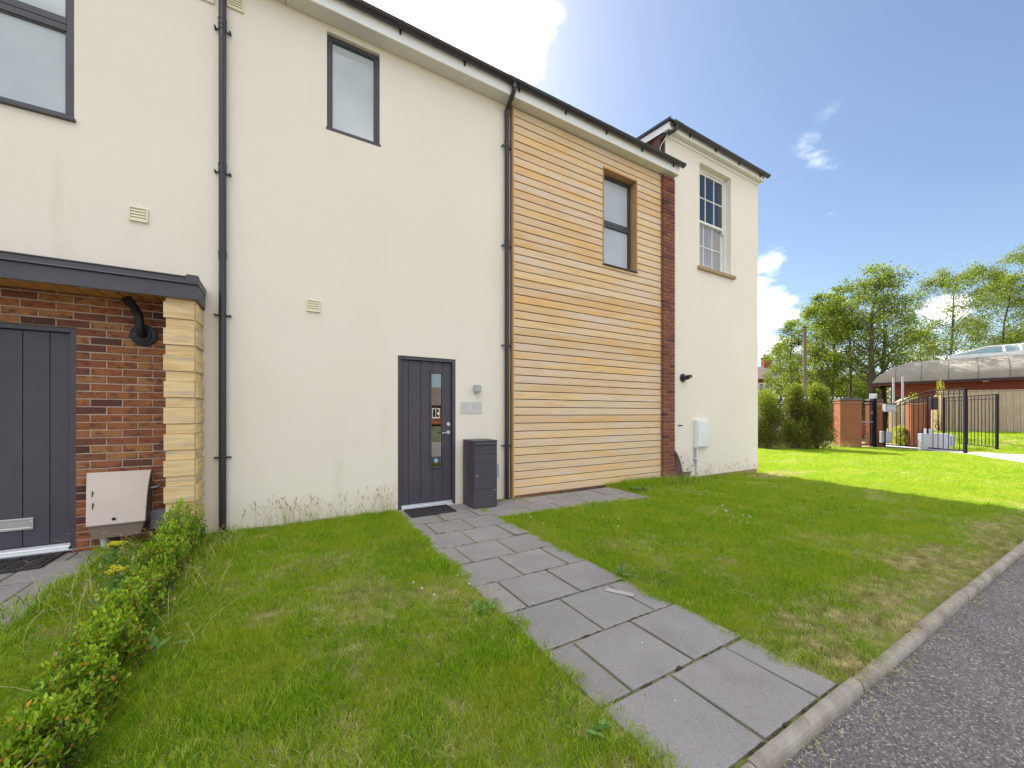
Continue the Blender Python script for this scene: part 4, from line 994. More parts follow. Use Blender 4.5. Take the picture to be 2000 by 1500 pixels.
# ------------------------------------------------------------------ shrubs and weeds
def leafmesh(name, P, Nn, size, T, m, asp=0.5, seed=0):
    """two-triangle folded leaves at points P pointing along Nn"""
    r = np.random.RandomState(seed); P = np.asarray(P, float); Nn = np.asarray(Nn, float); n = len(P)
    Nn /= np.linalg.norm(Nn, axis=1, keepdims=True) + 1e-9
    rv = r.normal(size=(n, 3)); side = np.cross(Nn, rv); side /= np.linalg.norm(side, axis=1, keepdims=True) + 1e-9
    up = np.cross(side, Nn); size = np.asarray(size).reshape(-1, 1)*np.ones((n, 1))
    a = P; c = P + Nn*size; mid = P + Nn*size*.45
    l = mid + side*size*asp*.5 + up*size*.10; q = mid - side*size*asp*.5 + up*size*.10
    V = np.stack([a, l, c, q], 1).reshape(-1, 3)
    me = bpy.data.meshes.new(name); me.vertices.add(4*n); me.vertices.foreach_set('co', V.ravel())
    idx = np.arange(n)*4; tri = np.stack([idx, idx+1, idx+2, idx, idx+2, idx+3], 1).reshape(-1)
    me.loops.add(6*n); me.loops.foreach_set('vertex_index', tri.astype(np.int32))
    me.polygons.add(2*n); me.polygons.foreach_set('loop_start', (np.arange(2*n)*3).astype(np.int32)); me.polygons.foreach_set('loop_total', np.full(2*n, 3, np.int32))
    me.update(); me.validate(); me.materials.append(m)
    me.attributes.new('tint', 'FLOAT', 'POINT').data.foreach_set('value', np.repeat(np.clip(T, 0, 1), 4).astype(np.float32))
    return me
def box_shrub(x, y, h, r, seed, label, sparse=1.0, orange=.08):
    t = thing('box_shrub', label, 'shrub', (x, y, 0), 'low box shrubs in a row')
    rr = np.random.RandomState(seed); st = MB(); P = []; D = []; T = []
    for i in range(int(70*sparse)):
        a = rr.uniform(0, 6.283); q = r*math.sqrt(rr.uniform()); hh = h*(rr.uniform(.40, 1.12)*(1 - .30*(q/r)**2))
        p0 = np.array([x + rr.normal()*.05, y + rr.normal()*.05, 0]); p1 = np.array([x + q*math.cos(a), y + q*math.sin(a), hh])
        dirv = (p1-p0); dirv[2] *= 1.0; bend = np.array([math.cos(a), math.sin(a), 0])*.03
        pts = [p0*(1-s) + p1*s + bend*math.sin(s*3.14) for s in (0, .33, .66, 1)]
        if i < 40: st.tube([tuple(p) for p in pts], [.004, .003, .002, .001], 4, cap=False)
        tipd = pts[3]-pts[2]; tipd /= np.linalg.norm(tipd); tipd = tipd*.6 + np.array([0, 0, .7])
        for k in range(34):
            s = .35 + .65*rr.uniform()**.6
            j = min(2, int(s*3)); f = s*3 - j; p = pts[j]*(1-f) + pts[j+1]*f + rr.normal(size=3)*.010
            d = tipd*.8 + rr.normal(size=3)*.65
            P.append(p); D.append(d)
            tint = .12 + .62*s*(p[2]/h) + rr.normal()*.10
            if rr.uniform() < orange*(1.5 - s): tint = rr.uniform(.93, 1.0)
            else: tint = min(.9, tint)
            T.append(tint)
    build(st, 'stems', M['bark'], t)
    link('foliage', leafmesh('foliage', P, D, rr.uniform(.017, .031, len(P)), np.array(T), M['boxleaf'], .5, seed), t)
labs = ['dark green box shrub against the foot of the timber quoin column', 'bright green box shrub just in front of the quoin column shrub', 'third box shrub from the wall, right of the taller ragwort',
        'thin box shrub with orange leaves beside the lower ragwort flower', 'sparse box shrub half way along the row', 'fresh green box shrub just below the middle gap of the row',
        'full box shrub two before the one cut by the frame', 'rounded box shrub mottled with orange leaves near the bottom of the row', 'box shrub last but one at the camera end of the row', 'box shrub at the bottom left corner cut off by the frame']
sh = [(-.87, -.47, .44, .19), (-.86, -.86, .36, .17), (-.85, -1.22, .33, .17), (-.84, -1.58, .27, .15), (-.82, -1.92, .25, .14), (-.80, -2.26, .31, .16), (-.79, -2.58, .30, .16), (-.78, -2.9, .27, .16), (-.765, -3.2, .25, .16), (-.75, -3.55, .26, .17)]
for i, (a, c, h, r) in enumerate(sh): box_shrub(a, c, h, r, 30+i, labs[i], sparse=1.35 if i == 0 else (.8 if i in (3, 4) else 1.1), orange=(.0 if i == 0 else .12))
def ragwort(x, y, h, label, seed):
    t = thing('ragwort', label, 'wild flower', (x, y, 0), 'yellow flowered ragwort plants')
    rr = np.random.RandomState(seed)
    st = MB().tube([(x, y, -.01), (x+.01, y-.01, h*.5), (x+.015, y-.015, h*.85)], [.005, .004, .003], 6)
    fl = MB(); P = []; D = []; T = []
    for i in range(9):
        a = i*2.4; q = .045*math.sqrt((i+.5)/9); hx, hy, hz_ = x+.015+q*math.cos(a), y-.015+q*math.sin(a), h+rr.uniform(-.012, .008)
        st.tube([(x+.015, y-.015, h*.84), (hx, hy, hz_)], .0018, 5)
        for k in range(14):
            ox, oy, oz = rr.normal()*.010, rr.normal()*.010, rr.normal()*.006; r_ = rr.uniform(.004, .007)
            fl.add([(hx+ox+r_*q[0], hy+oy+r_*q[1], hz_+oz+r_*q[2]) for q in ((1,0,0),(-1,0,0),(0,1,0),(0,-1,0),(0,0,1),(0,0,-1))], [(0,2,4),(2,1,4),(1,3,4),(3,0,4),(2,0,5),(1,2,5),(3,1,5),(0,3,5)])
    for i in range(46):
        s = rr.uniform(.02, .72); a = rr.uniform(0, 6.28); L = .13*(1.1-s)
        for k in range(7):
            f = k/6
            P.append((x+math.cos(a)*L*f, y+math.sin(a)*L*f, max(.01, h*s+L*.35*f-.2*L*f*f))); D.append((math.cos(a)+rr.normal()*.8, math.sin(a)+rr.normal()*.8, .25+rr.normal()*.3)); T.append(rr.uniform(.2, .9))
    build(st, 'stem', M['weed'], t); build(fl, 'flower_head', M['yellow'], t)
    link('leaves', leafmesh('leaves', P, D, rr.uniform(.018, .035, len(P)), np.array(T), M['weed'], .45, seed), t)
ragwort(-1.17, -1.12, .30, 'taller ragwort with yellow flowers nearest the meter box', 3)
ragwort(-1.03, -1.62, .25, 'shorter ragwort with yellow flowers further from the meter box', 5)
def weed(x, y, r, n, label, seed, spike=False, group=None, L=.12, wd=.38, name='broadleaf_weed'):
    t = thing(name, label, 'weed', (x, y, 0), group)
    rr = np.random.RandomState(seed); b = MB(); 
    for i in range(n):
        a = rr.uniform(0, 6.28); l = L*rr.uniform(.5, 1.2); el = rr.uniform(.15, 1.0); cx_, cy_ = x+rr.normal()*r*.35, y+rr.normal()*r*.35
        pts = [(0, 0), (.3, .8), (.6, 1.0), (1.0, .0)]
        ca, sa = math.cos(a), math.sin(a); tt = rr.uniform(0, 1)
        vs = []
        for s, w_ in pts:
            hx = l*s*math.cos(el*(1-.5*s)); hz_ = max(.006, l*s*math.sin(el)*(1-.55*s)+.01)
            for sg in (-1, 1): vs.append((cx_+ca*hx-sa*sg*l*wd*.5*max(w_, .05), cy_+sa*hx+ca*sg*l*wd*.5*max(w_, .05), gz(x)+hz_ + (.01 if sg else 0)))
        b.add(vs, [(0,1,3,2),(2,3,5,4),(4,5,7,6)], tt)
    build(b, 'leaves', M['weed'], t, smooth=True)
    if spike: build(MB().tube([(x-.02, y+.02, 0), (x-.015, y+.02, .09), (x-.01, y+.02, .12)], [.003, .007, .002], 7), 'flower_spike', mat('dock_spike', (.12, .16, .06), .8), t)
weed(2.32, -3.02, .10, 16, 'dark broadleaf weed spreading over the paving edge', 4, True, L=.07)
weed(1.12, -2.95, .12, 40, 'small lush green weed at the left edge of the path', 6, L=.05)
weed(1.10, -4.05, .06, 9, 'bluish broadleaf weed at the lower left edge of the path', 8, L=.055)
weed(5.2, -.55, .22, 90, 'leafy green weed at the end of the paving by the boarding', 9, L=.16, wd=.16)
weed(-.62, -2.45, .06, 7, 'broad leaved plantain beside the box shrubs', 12, L=.09)
b = MB()
for (cx_, cy_, rr_) in ((.55, -2.35, .22), (.95, -1.55, .2), (.35, -3.1, .25), (2.5, -3.2, .2), (2.65, -2.5, .25), (2.9, -3.6, .25), (.2, -1.6, .2)):
    for i in range(170):
        a = random.uniform(0, 6.28); q = rr_*math.sqrt(random.random())*1.1; x = cx_+q*math.cos(a); y = cy_+q*math.sin(a)
        if not allowed(x, y): continue
        z = gz(x)+random.uniform(.03, .052); r = random.uniform(.004, .008); th = random.uniform(0, 6.28); tl = random.uniform(-.4, .4)
        for k in range(3):
            aa = th + k*2.09; ux, uy = math.cos(aa), math.sin(aa)
            b.add([(x, y, z), (x+ux*r-uy*r*.6, y+uy*r+ux*r*.6, z+tl*r), (x+ux*r*1.7, y+uy*r*1.7, z+tl*r*1.4), (x+ux*r+uy*r*.6, y+uy*r-ux*r*.6, z+tl*r)], [(0,1,2,3)], random.uniform(.35, .85))
tag(build(b, 'clover_leaves', mat('clover_leaf', (.1, .2, .02), .5, tint=[(0, (.07, .13, .012)), (1, (.22, .30, .04))], transl=.35), kind='stuff'), 'patches of small clover leaves spread through the lawn', 'clover')

# ------------------------------------------------------------------ trees
def tree(name, x, y, h, spread, seed, label, group, nl=4200, tr=.16, bare=.28, leafs=.16, m=None, forks=9, lean=0.0, up=.75):
    t = thing(name, label, 'tree', (x, y, gz(x, y)), group); rr = np.random.RandomState(seed); b = MB(); z0 = gz(x, y)
    path = []; px_, py_ = x, y
    for i in range(9):
        s = i/8; path.append((px_, py_, z0-.05+h*.93*s)); px_ += rr.normal()*h*.008 + lean*h/8; py_ += rr.normal()*h*.008
    rad = [tr*(1-.86*(i/8)**.85) for i in range(9)]
    b.tube(path, rad, 8)
    tips = []
    def pt(s): 
        f = s*8; i = min(7, int(f)); return np.array(path[i])*(1-(f-i)) + np.array(path[i+1])*(f-i)
    for k in range(forks*3):
        s = bare + (1.0-bare)*(k+rr.uniform())/(forks*3); s = min(.985, s)
        p0 = pt(s); a = k*2.4 + rr.uniform(-.5, .5)
        prof = math.sin(min(1, max(.12, (s-bare)/(1-bare)*.78+.2))*math.pi)
        L = spread*(.35+.75*prof)*rr.uniform(.65, 1.15)
        d = np.array([math.cos(a), math.sin(a), up*rr.uniform(.5, 1.3)]); d /= np.linalg.norm(d)
        pts = [p0 + d*L*q + np.array([0, 0, .18*L*q*q]) + rr.normal(size=3)*.03*L for q in (0, .4, .75, 1)]; pts[0] = p0
        r0 = max(.012, tr*(1-s)*.45)
        b.tube([tuple(q) for q in pts], [r0, r0*.7, r0*.4, r0*.15], 5, cap=False)
        for w_ in range(4):
            q = rr.uniform(.35, 1.0); f = q*3; i = min(2, int(f)); pp = pts[i]*(1-(f-i)) + pts[i+1]*(f-i)
            dd = d*.6 + rr.normal(size=3)*.55 + np.array([0, 0, .35]); dd /= np.linalg.norm(dd); e = pp + dd*L*rr.uniform(.2, .42)
            b.tube([tuple(pp), tuple((pp+e)/2 + rr.normal(size=3)*.02), tuple(e)], [r0*.35, r0*.22, .004], 4, cap=False); tips.append((e, dd, L)); tips.append(((pp+e)/2, dd, L))
        tips.append((pts[3], d, L))
    tips.append((np.array(path[8]), np.array([0, 0, 1.]), spread*.5))
    build(b, 'trunk', M['bark'], t, smooth=True)
    P = []; D = []; T = []; per = max(3, nl//len(tips))
    for e, d, L in tips:
        cl = rr.uniform(.2, .8); cs = .17*L**.5*rr.uniform(.7, 1.4)*1.25
        if rr.uniform() < .12: continue
        nn = int(per*rr.uniform(.4, 1.7)); off = rr.normal(size=(nn, 3))*np.array([cs, cs, cs*.62])
        for o_ in off:
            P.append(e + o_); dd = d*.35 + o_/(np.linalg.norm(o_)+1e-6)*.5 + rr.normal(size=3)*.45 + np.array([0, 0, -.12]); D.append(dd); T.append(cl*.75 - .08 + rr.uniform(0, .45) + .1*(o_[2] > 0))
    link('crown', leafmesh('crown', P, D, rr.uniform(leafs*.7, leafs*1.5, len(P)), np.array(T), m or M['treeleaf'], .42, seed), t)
def pxat(px, t, y=None):
    l = (px-1000)/755; return ((.5+.866*l)*t, (.866-.5*l)*t - 5.24)
def zat(py, t): return 1.3 + (808-py)/755*t
TREES = [  # photo column of the trunk, distance, height of its top row, spread, label
    (1524, 36, 668, 1.3, 'small pale ash tree nearest the end house corner'), (1546, 33, 622, 1.5, 'slim ash tree left of the telegraph pole'), (1584, 34, 588, 1.5, 'slim ash tree rising just right of the telegraph pole'), (1613, 30, 566, 1.45, 'slender ash tree with the left of two close trunks'),
    (1626, 31, 580, 1.4, 'slender ash tree with the right of two close trunks'), (1660, 33, 545, 1.6, 'thin ash tree just left of the stoutest trunk'), (1697, 29, 517, 2.2, 'tallest ash tree with the stoutest trunk behind the brick piers'),
    (1724, 30, 530, 2.0, 'ash tree leaning over the left end of the vaulted roof'), (1800, 38, 640, 2.2, 'low ash tree behind the middle of the vaulted roof'),
    (1872, 40, 522, 4.0, 'broad ash tree behind the roof lantern'), (1955, 41, 540, 3.6, 'ash tree right of the broad one behind the roof lantern'), (2030, 40, 490, 4.2, 'tall ash tree cut off by the right edge of the frame')]
for i, (px_, tt, top, sprd, lab) in enumerate(TREES):
    x, y = pxat(px_, tt); hh = zat(top, tt) - gz(x, y)
    tree('ash_tree', x, y, hh, sprd, 100+i, lab, 'ash trees beyond the gateway', nl=int((3400+2100*sprd)*(1.7 if i > 8 else 1.15)), tr=.30 if i == 6 else (.22 if i in (7, 9, 10, 11) else .14), bare=.18 if i in (0, 1, 8) else .30, forks=9 if sprd < 2 else 12)
# rough hedgerow behind
def bush(name, x, y, rx, h, seed, label, group, n, m, ls, conical=False):
    t = thing(name, label, 'shrub' if not conical else 'conifer', (x, y, gz(x, y)), group); rr = np.random.RandomState(seed); z0 = gz(x, y)
    b = MB(); P = []; D = []; T = []
    b.tube([(x, y, z0-.05), (x, y, z0+h*.8)], [.07, .02], 7)
    nb = 34 if conical else 22
    cl = []
    if conical: rx *= 1.0
    for k in range(nb):
        a = k*2.4; s = rr.uniform(.05, .95)
        rad = rx*((1-s)**.55 if conical else math.sqrt(max(.05, 1-(2*s-.9)**2)))*rr.uniform(.55, 1.0)
        c = np.array([x+math.cos(a)*rad*.7, y+math.sin(a)*rad*.7, z0+h*s*.9]); cl.append((c, rad, s, rr.uniform(0, .5)))
        b.tube([(x, y, max(z0, c[2]-.3*h*.3)), tuple(c)], [.018, .006], 4, cap=False)
    for c, rad, s, cv in cl:
        nn = n//nb; o = rr.normal(size=(nn, 3))*(np.array([.33*rx, .33*rx, .10*h])*(.6+.4*(1-s)) if not conical else np.array([.20*rx, .20*rx, .075*h])*(1.15-.5*s))
        for q in o:
            p = c+q
            if p[2] < z0+.02: continue
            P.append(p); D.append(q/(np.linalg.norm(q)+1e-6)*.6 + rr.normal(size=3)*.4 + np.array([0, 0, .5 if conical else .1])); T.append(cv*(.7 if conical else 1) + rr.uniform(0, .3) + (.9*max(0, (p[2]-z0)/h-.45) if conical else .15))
    build(b, 'trunk', M['bark'], t)
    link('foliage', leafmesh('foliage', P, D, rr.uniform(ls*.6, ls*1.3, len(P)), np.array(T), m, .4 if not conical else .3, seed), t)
for i, (px_, tt, w_, top, lab) in enumerate(((1520, 46, 2.2, 740, 'bright bush by the far brick houses'), (1560, 48, 2.2, 735, 'bright bush behind the telegraph pole'), (1600, 45, 2.2, 742, 'bush between the far roofs'), (1640, 44, 2.4, 735, 'bush behind the left brick pier'), (1680, 44, 2.4, 728, 'bush left of the vaulted hut'), (1718, 42, 2.2, 725, 'bush touching the left end of the vaulted hut'),
        (1790, 45, 2.2, 690, 'bush rising above the vaulted roof'), (1945, 46, 4.2, 650, 'dense bush behind the roof lantern'), (2020, 45, 4.0, 640, 'dense bush at the right frame edge'))):
    x, y = pxat(px_, tt); bush('hedgerow_bush', x, y, w_, zat(top, tt)-gz(x, y), 200+i, lab, 'bushes beyond the gateway', 5200, M['limeleaf'] if i in (0, 6) else M['treeleaf'], .22)
for i, (px_, tt, top, lab) in enumerate(((1500, 16.4, 752, 'conifer nearest the end house corner'), (1549, 16.2, 746, 'middle conifer of the three'), (1596, 16.0, 742, 'conifer next to the left brick pier'))):
    x, y = pxat(px_, tt); bush('conifer', x + (-.1, .12, 0)[i], y, (.74, .62, .70)[i], (zat(top, tt)-gz(x, y))*(.96, 1.03, 1.0)[i], 230+i, lab, 'three bushy conifers', 16000, M['conifer'], .10, True)
x, y = pxat(1758, 17.6); bush('lime_shrub', x, y, .34, .95, 240, 'bright lime green shrub seen through the gate bars', None, 2600, M['limeleaf'], .07)
x, y = pxat(1836, 20.5); bush('tall_shrub', x, y, .22, 2.85, 241, 'thin yellow green shrub sticking up in front of the hut', None, 900, M['limeleaf'], .09)
x, y = pxat(1782, 21.0); bush('low_shrub', x, y, .35, 2.2, 242, 'green shrub behind the right brick pier', None, 1200, M['limeleaf'], .09)

# ------------------------------------------------------------------ gateway
def pier(cx_, cy_, w_, h, label):
    """square brick pier turned with the fence line"""
    a = math.atan2(-.79, .61); ca, sa = math.cos(a), math.sin(a); z0 = -.17
    t = thing('brick_pier', label, 'gate pier', (cx_, cy_, z0), 'brick gate piers')
    def rot(mb):
        mb.v = [(cx_+ca*v[0]-sa*v[1], cy_+sa*v[0]+ca*v[1], v[2]) for v in mb.v]; return mb
    q = w_/2
    build(rot(MB().box(-q+.012, q-.012, -q+.012, q-.012, z0-.1, z0+h-.22)), 'core', M['mortarred'], t)
    n = int((h-.22)/.075); br = MB()
    for i in range(n):
        z = z0+i*.075; o = .11 if i % 2 else 0
        for sgn in (0, 1):
            for ang in (0, 1):
                u = -q
                cuts = [-q+.002] + [v for v in np.arange(-q+.225-o, q-.03, .225)] + [q-.002]
                for c0, c1 in zip(cuts[:-1], cuts[1:]):
                    if c1-c0 < .03: continue
                    if ang == 0: br.box(c0+.005, c1-.005, (-q if sgn == 0 else q-.0115), (-q+.0115 if sgn == 0 else q), z, z+.066)
                    else: br.box((-q+.0005 if sgn == 0 else q-.011), (-q+.011 if sgn == 0 else q-.0005), c0+.005, c1-.005, z, z+.066)
    build(rot(br), 'brickwork', M['gatebrick'], t, kind='stuff')
    build(rot(MB().box(-q-.03, q+.03, -q-.03, q+.03, z0+h-.22, z0+h-.195)), 'tile_course', M['stone'], t)
    build(rot(MB().box(-q+.005, q-.005, -q+.005, q-.005, z0+h-.194, z0+h-.125)), 'neck_course', M['hutbrick'], t)
    build(rot(MB().box(-q-.03, q+.03, -q-.03, q+.03, z0+h-.124, z0+h-.108)), 'tile_course', M['stone'], t)
    build(rot(MB().box(-q, q, -q, q, z0+h-.107, z0+h-.02)), 'cap', M['slate'], t, 0.012)
    return t
pier(21.30, 2.12, .74, 2.18, 'left brick gate pier beside the conifers')
pier(22.98, 1.74, .46, 2.16, 'middle brick gate pier with the white lamp on top')
pier(24.15, .70, .48, 2.14, 'right brick gate pier seen through the gate bars')
t = thing('pier_lamp', 'white box lamp on the middle brick pier', 'lamp', (22.75, 1.95, 1.97))
bx('housing', M['white'], t, 22.78, 23.10, 1.66, 1.84, 1.976, 2.20, 0.01); bx('lens', M['frost'], t, 22.84, 23.04, 1.645, 1.659, 2.02, 2.15, 0.004)
def gate(p0, p1, topf, label, cat='gate', nb=18, z0=-.10, bow=True, name='iron_gate', post=.05):
    t = thing(name, label, cat, (p0[0], p0[1], z0)); p0 = np.array(p0); p1 = np.array(p1); d = p1-p0; L = np.linalg.norm(d); d /= L
    def P(s, z): return (p0[0]+d[0]*s, p0[1]+d[1]*s, z)
    zb = z0+.08
    n = 24
    top = [P(L*i/n, topf(i/n)) for i in range(n+1)]; low = [P(L*i/n, topf(i/n)-.16) for i in range(n+1)]
    build(MB().tube(top, .022, 6), 'top_rail', M['iron'], t); build(MB().tube(low, .018, 6), 'upper_rail', M['iron'], t)
    build(MB().tube([P(0, zb), P(L, zb)], .022, 6), 'bottom_rail', M['iron'], t)
    for s, r in ((0, post), (L, post)): build(MB().tube([P(s, z0), P(s, topf(s/L)+.02)], r, 4), 'stile', M['iron'], t)
    for i in range(1, nb):
        s = L*i/nb; build(MB().tube([P(s, zb), P(s, topf(i/nb))], .0125, 6), 'bar', M['iron'], t)
    return t
def sw(u): # swan-neck top, low at the pier
    q = min(1, max(0, (u-.05)/.62)); return 1.72 + .50*(q*q*(3-2*q))
gate((23.1, 1.42), (21.62, -1.25), sw, 'black iron gate leaf with a swan-neck top and stout end post', nb=17, z0=-.15, post=.055)
gate((27.0, .42), (24.05, -1.62), lambda u: 2.06, 'black iron gate leaf with a level top standing open behind', nb=16, z0=-.10, post=.05)
t = gate((21.86, 1.86), (22.42, 1.62), lambda u: 1.86, 'narrow black mesh side gate between the left and middle piers', nb=9, z0=-.15, post=.035, name='side_gate')
b = MB()
for i in range(14): b.tube([(21.87, 1.855, -.03+i*.068), (22.40, 1.628, -.03+i*.068)], .006, 5)
build(b, 'mesh_panel', M['iron'], t); build(MB().tube([(21.86, 1.83, .93), (22.42, 1.59, .93)], .022, 6), 'mid_rail', M['steel'], t)
bx('lock', M['steel'], t, 22.28, 22.38, 1.58, 1.63, 1.25, 1.42, .004)
tag(bx('gate_post', M['iron'], None, 22.45, 22.56, 1.50, 1.60, -.2, 1.98, .004), 'square black gate post against the middle brick pier', 'post')
# spiked railing behind the piers
t = thing('railing', 'black spiked railing running behind the left brick pier', 'railing', (21.5, 4.2, -.15))
for zz in (.1, 1.85): build(MB().tube([(20.6, 5.2, zz), (23.6, 3.1, zz)], .016, 6), 'rail', M['iron'], t)
for i in range(22):
    s = i/21; xx, yy = 20.6+3*s, 5.2-2.1*s
    r = build(MB().tube([(xx, yy, -.15), (xx, yy, 2.05)], .010, 5), 'bar', M['iron'], t); build(MB().tube([(xx, yy, 2.05), (xx, yy, 2.08), (xx, yy, 2.13)], [.022, .03, .002], 6), 'finial', M['galv'], r)
# panels, boxes and poles round the gate
for (px_, tt, w_, z0, z1, m_, nm, lab) in ((1824, 15.6, 1.15, -.16, .50, 'panelgrey', 'white_panel', 'white panel standing on the drive behind the gate bars'), (1857, 15.7, .2, -.02, .42, 'panelgrey', 'motor_cover', 'small rounded white box right of the white panel'),
        (1730, 17.0, .42, .02, .53, 'panelgrey', 'control_box', 'pale grey box low beside the middle brick pier'), (1813, 16.6, .30, .35, .65, 'panelgrey', 'meter_cover', 'small pale box just above the white panel'), (1737, 16.7, .46, 1.38, 1.72, 'panelgrey', 'letter_box', 'silver letter box fixed right of the middle brick pier'), (1822, 15.9, .28, 1.46, 1.98, 'hutfascia', 'post_box', 'dark brown post box behind the gate bars')):
    x, y = pxat(px_, tt); t = thing(nm, lab, 'box' if 'box' in lab else 'panel', (x, y, z0)); q = w_/2; ca, sa = .866, -.5
    mb = MB().box(-q, q, -.08, .08, z0, z1); mb.v = [(x+ca*v[0]-(-.5)*-0*v[1]+.5*v[1], y+sa*v[0]+.866*v[1], v[2]) for v in mb.v]; build(mb, 'casing', M[m_], t, 0.015)
    mb = MB().box(-q+.03, q-.03, -.10, -.081, z0+.04, z1-.05); mb.v = [(x+ca*v[0]+.5*v[1], y+sa*v[0]+.866*v[1], v[2]) for v in mb.v]; build(mb, 'door', M[m_], t, 0.006)
    if nm in ('letter_box',):
        mb = MB().box(-q, q, -.13, .09, z1, z1+.02); mb.v = [(x+ca*v[0]+.5*v[1], y+sa*v[0]+.866*v[1], v[2]) for v in mb.v]; build(mb, 'lid', M['black'], t)
    if z0 > .3: build(MB().tube([(x+.1, y+.173, -.17), (x+.1, y+.173, z1)], .03, 8), 'post', M['iron'], t)
for px_, tt, top, lab in ((1745, 20.0, 739, 'left of two thin grey metal poles in front of the hut'), (1763, 20.0, 736, 'right of two thin grey metal poles in front of the hut')):
    x, y = pxat(px_, tt); tp = thing('metal_pole', lab, 'pole', (x, y, -.15), 'grey metal poles')
    build(MB().tube([(x, y, -.15), (x, y, zat(top, tt))], .045, 10), 'shaft', M['galv'], tp, smooth=True); build(MB().tube([(x, y, zat(top, tt)), (x, y, zat(top, tt)+.03)], .05, 10), 'cap', M['galv'], tp)
# curved tan garden wall
x, y = pxat(1757, 21.8); t = thing('curved_wall', 'tan garden wall with a rising curved top behind the gate', 'wall', (x, y, -.15)); pr = [(-.55, -.2), (.55, -.2)] + [(.55-1.1*i/8, 2.15-.75*(i/8)**2.2) for i in range(9)]
mb = MB().prism(pr, -.12, .12, 'y'); mb.v = [(x+.866*v[0]+.5*v[1], y-.5*v[0]+.866*v[1], v[2]) for v in mb.v]; build(mb, 'masonry', M['sandwall'], t, 0.01)
mb = MB()
for i in range(8):
    u0, u1 = .55-1.1*i/8, .55-1.1*(i+1)/8; w0, w1 = 2.15-.75*(i/8)**2.2, 2.15-.75*((i+1)/8)**2.2
    mb.prism([(u0, w0+.004), (u0, w0+.05), (u1, w1+.05), (u1, w1+.004)], -.15, .15, 'y')
mb.v = [(x+.866*v[0]+.5*v[1], y-.5*v[0]+.866*v[1], v[2]) for v in mb.v]; build(mb, 'coping', M['stone'], t)
# close boarded fence: every board a part
def fence(p0, p1, zt0, zt1, label, bw=.125):
    t = thing('timber_fence', label, 'fence', (*p0, 0)); p0 = np.array(p0); p1 = np.array(p1); d = p1-p0; L = np.linalg.norm(d); d /= L; nrm = np.array([-d[1], d[0]])
    n = int(L/bw)
    for i in range(n):
        a = p0+d*(i*bw+.004); c = p0+d*((i+1)*bw+.008); s = i/n; zt = zt0*(1-s)+zt1*s + random.uniform(-.008, .008); zb = gz(*a)-.05
        e0, e1 = (.0, .012) if i % 2 else (.011, .023)
        vs = []
        for z in (zb, zt):
            for q, e in ((a, e0), (c, e0), (c, e1), (a, e1)): vs.append((q[0]+nrm[0]*e, q[1]+nrm[1]*e, z))
        build(MB().add(vs, [(0,3,2,1),(4,5,6,7),(0,1,5,4),(1,2,6,5),(2,3,7,6),(3,0,4,7)]), 'board', M['fence'], t)
    a = p0; c = p1; vs = []
    for z in (zt0, zt0+.03):
        pass
    cap = MB().add([(a[0]-nrm[0]*.03, a[1]-nrm[1]*.03, zt0+.01), (c[0]-nrm[0]*.03, c[1]-nrm[1]*.03, zt1+.01), (c[0]+nrm[0]*.05, c[1]+nrm[1]*.05, zt1+.01), (a[0]+nrm[0]*.05, a[1]+nrm[1]*.05, zt0+.01),
                    (a[0]-nrm[0]*.03, a[1]-nrm[1]*.03, zt0+.05), (c[0]-nrm[0]*.03, c[1]-nrm[1]*.03, zt1+.05), (c[0]+nrm[0]*.05, c[1]+nrm[1]*.05, zt1+.05), (a[0]+nrm[0]*.05, a[1]+nrm[1]*.05, zt0+.05)], [(0,3,2,1),(4,5,6,7),(0,1,5,4),(1,2,6,5),(2,3,7,6),(3,0,4,7)])
    build(cap, 'capping', M['fence'], t)
fence((29.25, .95), (32.6, -3.3), 2.44, 2.44, 'tall close boarded timber fence on the grass bank')
fence((33.2, 2.25), (29.3, 1.0), 2.05, 2.44, 'receding timber fence behind the iron gate')

# ------------------------------------------------------------------ vaulted hut
hut = thing('vaulted_hut', 'low brick hut with a grey barrel-vaulted roof and white lantern', 'building', (37, 1, 0))
A0 = np.array([34.3, 5.3]); A1 = np.array([37.2, -8.9]); ax = (A1-A0)/np.linalg.norm(A1-A0); nr = np.array([-ax[1], ax[0]])   # nr points away from the camera
if nr[0] < 0: nr = -nr
LH = np.linalg.norm(A1-A0); WD = 7.0; ZE = 3.30
def HP(s, w, z): q = A0+ax*s+nr*w; return (q[0], q[1], z)
b = MB(); n = 16; ns = 12; ring = []
for i in range(n+1):
    a = math.pi*i/n; w_ = WD/2*(1-math.cos(a)); z = ZE + .06 + 1.58*math.sin(a)**.8; hip = 2.0*math.sin(a)**1.2; ring.append((w_, z, hip))
for j in range(ns+1):
    for w_, z, hip in ring:
        s = hip + (LH-hip)*j/ns; b.v.append(HP(s, w_, z))
for j in range(ns):
    for i in range(n): b.f.append((j*(n+1)+i, j*(n+1)+i+1, (j+1)*(n+1)+i+1, (j+1)*(n+1)+i))
b.f.append(tuple(range(n+1)))
rfh = build(b, 'roof', M['hutroof'], hut, smooth=True)
for j in range(1, 13):
    s = j*1.16; pts = []
    for i in range(n+1):
        w_, z, hip = ring[i]
        if s > hip+.1: pts.append(HP(s, w_, z+.006))
    if len(pts) > 3: build(MB().tube(pts, .014, 4, cap=False), 'roof_seam', M['slate'], rfh)
b = MB()
def hbox(s0, s1, w0, w1, z0, z1, mb): 
    return mb.add([HP(s0,w0,z0),HP(s1,w0,z0),HP(s1,w1,z0),HP(s0,w1,z0),HP(s0,w0,z1),HP(s1,w0,z1),HP(s1,w1,z1),HP(s0,w1,z1)], [(0,3,2,1),(4,5,6,7),(0,1,5,4),(1,2,6,5),(2,3,7,6),(3,0,4,7)])
